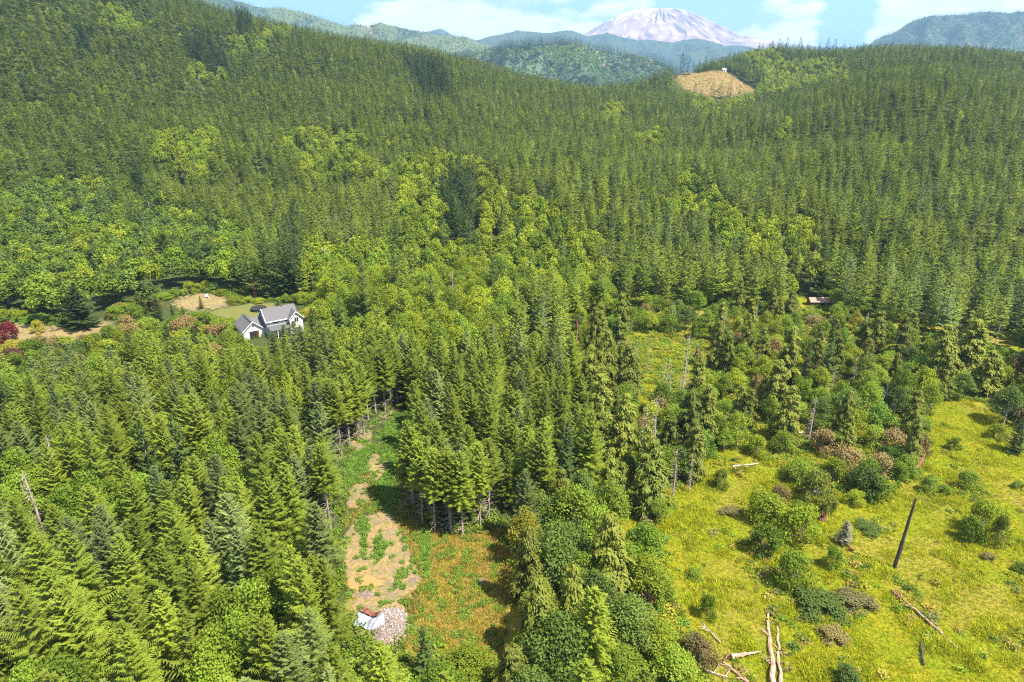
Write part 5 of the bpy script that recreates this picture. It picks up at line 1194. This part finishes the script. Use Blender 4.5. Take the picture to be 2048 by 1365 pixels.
scatter('meadow_grass', np.c_[a, b, z_], s_, g.uniform(0, 6.28, len(a)), v_, pr, 'yellow-green tufted grass covering the meadow and marsh', 'grass')
print('grass', len(a))
a, b, z_, p, q, g = areapts(1.1, (10, 100), (52, 175), lambda a, b, p, q: inpoly(p, q, OPEN_MEADOW) & (vnoise(a / 5 + 11, b / 5) + 0.9 * vnoise(a / 1.3, b / 1.3) + 0.25 * vnoise(a / 14, b / 14 + 3) > 1.0), 14)
scatter('meadow_brush', np.c_[a, b, z_], g.uniform(0.7, 2.2, len(a)), g.uniform(0, 6.28, len(a)), g.integers(0, 7, len(a)), [lodmesh('brush_clump', leafclump(90 + i, 50, 0.45, 0.4, 0.085), M[mt]) for i, mt in enumerate(('leaf', 'alder', 'rust', 'drygrass', 'yellow', 'maple', 'leaf'))], 'low weeds and brush dotted through the meadow grass', 'brush')
LC = lambda mat, s0: [lodmesh('weed_clump', leafclump(s0 + i, 46, 0.42, 0.42, 0.085), M[mat]) for i in range(3)]
def weedcond(a, b, p, q):
    d_ = anypoly(p, q, WEEDZ); e_ = inpoly(p, q, OPEN_CLEAR); nn_ = vnoise(a / 1.5 + 4, b / 1.5) + 0.5 * vnoise(a / 0.7, b / 0.7); di = anypoly(p, q, DIRT)
    return d_ | (e_ & ~di & (nn_ > 0.35)) | (e_ & di & (nn_ > 0.72))
a, b, z_, p, q, g = areapts(0.45, (-60, 12), (52, 165), weedcond, 4)
v_ = g.integers(0, 3, len(a)); s_ = g.uniform(0.5, 1.3, len(a))
scatter('weeds', np.c_[a, b, z_], s_, g.uniform(0, 6.28, len(a)), v_, LC('weed', 20), 'bright green leafy weeds growing over the dirt clearing', 'weeds'); print('weeds', len(a))
a, b, z_, p, q, g = areapts(0.40, (-60, 12), (52, 120), lambda a, b, p, q: inpoly(p, q, OPEN_CLEAR) & anypoly(p, q, DRY + [OPEN_CLEAR]) & ~anypoly(p, q, DIRT + WEEDZ), 6)
scatter('dry_grass', np.c_[a, b, z_], g.uniform(0.6, 1.4, len(a)), g.uniform(0, 6.28, len(a)), g.integers(0, 4, len(a)),
        [lodmesh('dry_tuft', tuft(30 + i, 14, 0.5, 0.32, 0.035, 0.9), M['drygrass']) for i in range(3)] + [lodmesh('dry_tuft', tuft(34, 12, 0.45, 0.3, 0.04, 0.9), M['grass'])], 'orange dry grass and ferns on the right half of the clearing', 'grass')
# ferns and brambles under the trees and on the marsh
a, b, z_, p, q, g = areapts(1.0, (-110, 130), (45, 240), lambda a, b, p, q: ~anypoly(p, q, [OPEN_CLEAR, OPEN_MEADOW, OPEN_LAWN, OPEN_DRIVE, OPEN_HUT]) & (vnoise(a / 4, b / 4) > -0.5), 8)
wet = anypoly(p, q, WETL); v_ = np.where(wet & (g.random(len(a)) < 0.75), g.integers(3, 6, len(a)), g.integers(0, 3, len(a)))
scatter('undergrowth', np.c_[a, b, z_], g.uniform(1.0, 2.6, len(a)), g.uniform(0, 6.28, len(a)), v_, LC('leaf', 40) + LC('weed', 50)[:1] + LC('alder', 53)[:1] + LC('yellow', 60)[:1], 'ferns and brambles under the trees and along the marsh', 'undergrowth'); print('under', len(a))
# tussocks on the brown hill
g = np.random.default_rng(12); xx = g.uniform(150, 300, 2600); yy_ = g.uniform(740, 935, 2600); zz = hq(xx, yy_); p, q = proj(xx, yy_, zz); k = inpoly(p, q, OPEN_HILL)
scatter('hill_brush', np.c_[xx, yy_, zz][k], g.uniform(0.8, 2.2, k.sum()), g.uniform(0, 6, k.sum()), g.integers(0, 4, k.sum()), LC('rust', 70) + LC('pale', 80)[:1], 'low dry brush dotted over the brown hill', 'brush')

# ------------------------------------------------------------------ haze
hz_m, N = newmat('haze_air')
pv = N.n('ShaderNodeVolumePrincipled', {'Color': (0.42, 0.67, 1.0, 1), 'Density': 0.000085, 'Anisotropy': 0.2})
N.link(pv.outputs[0], N.n('ShaderNodeOutputMaterial').inputs['Volume'])
hb = MB().box((-9000, -2500, -150), (9000, 11400, 770)).build('haze', hz_m); tag(hb, kind='stuff')
hb['label'] = 'pale blue haze filling the valley air'; hb['category'] = 'haze'
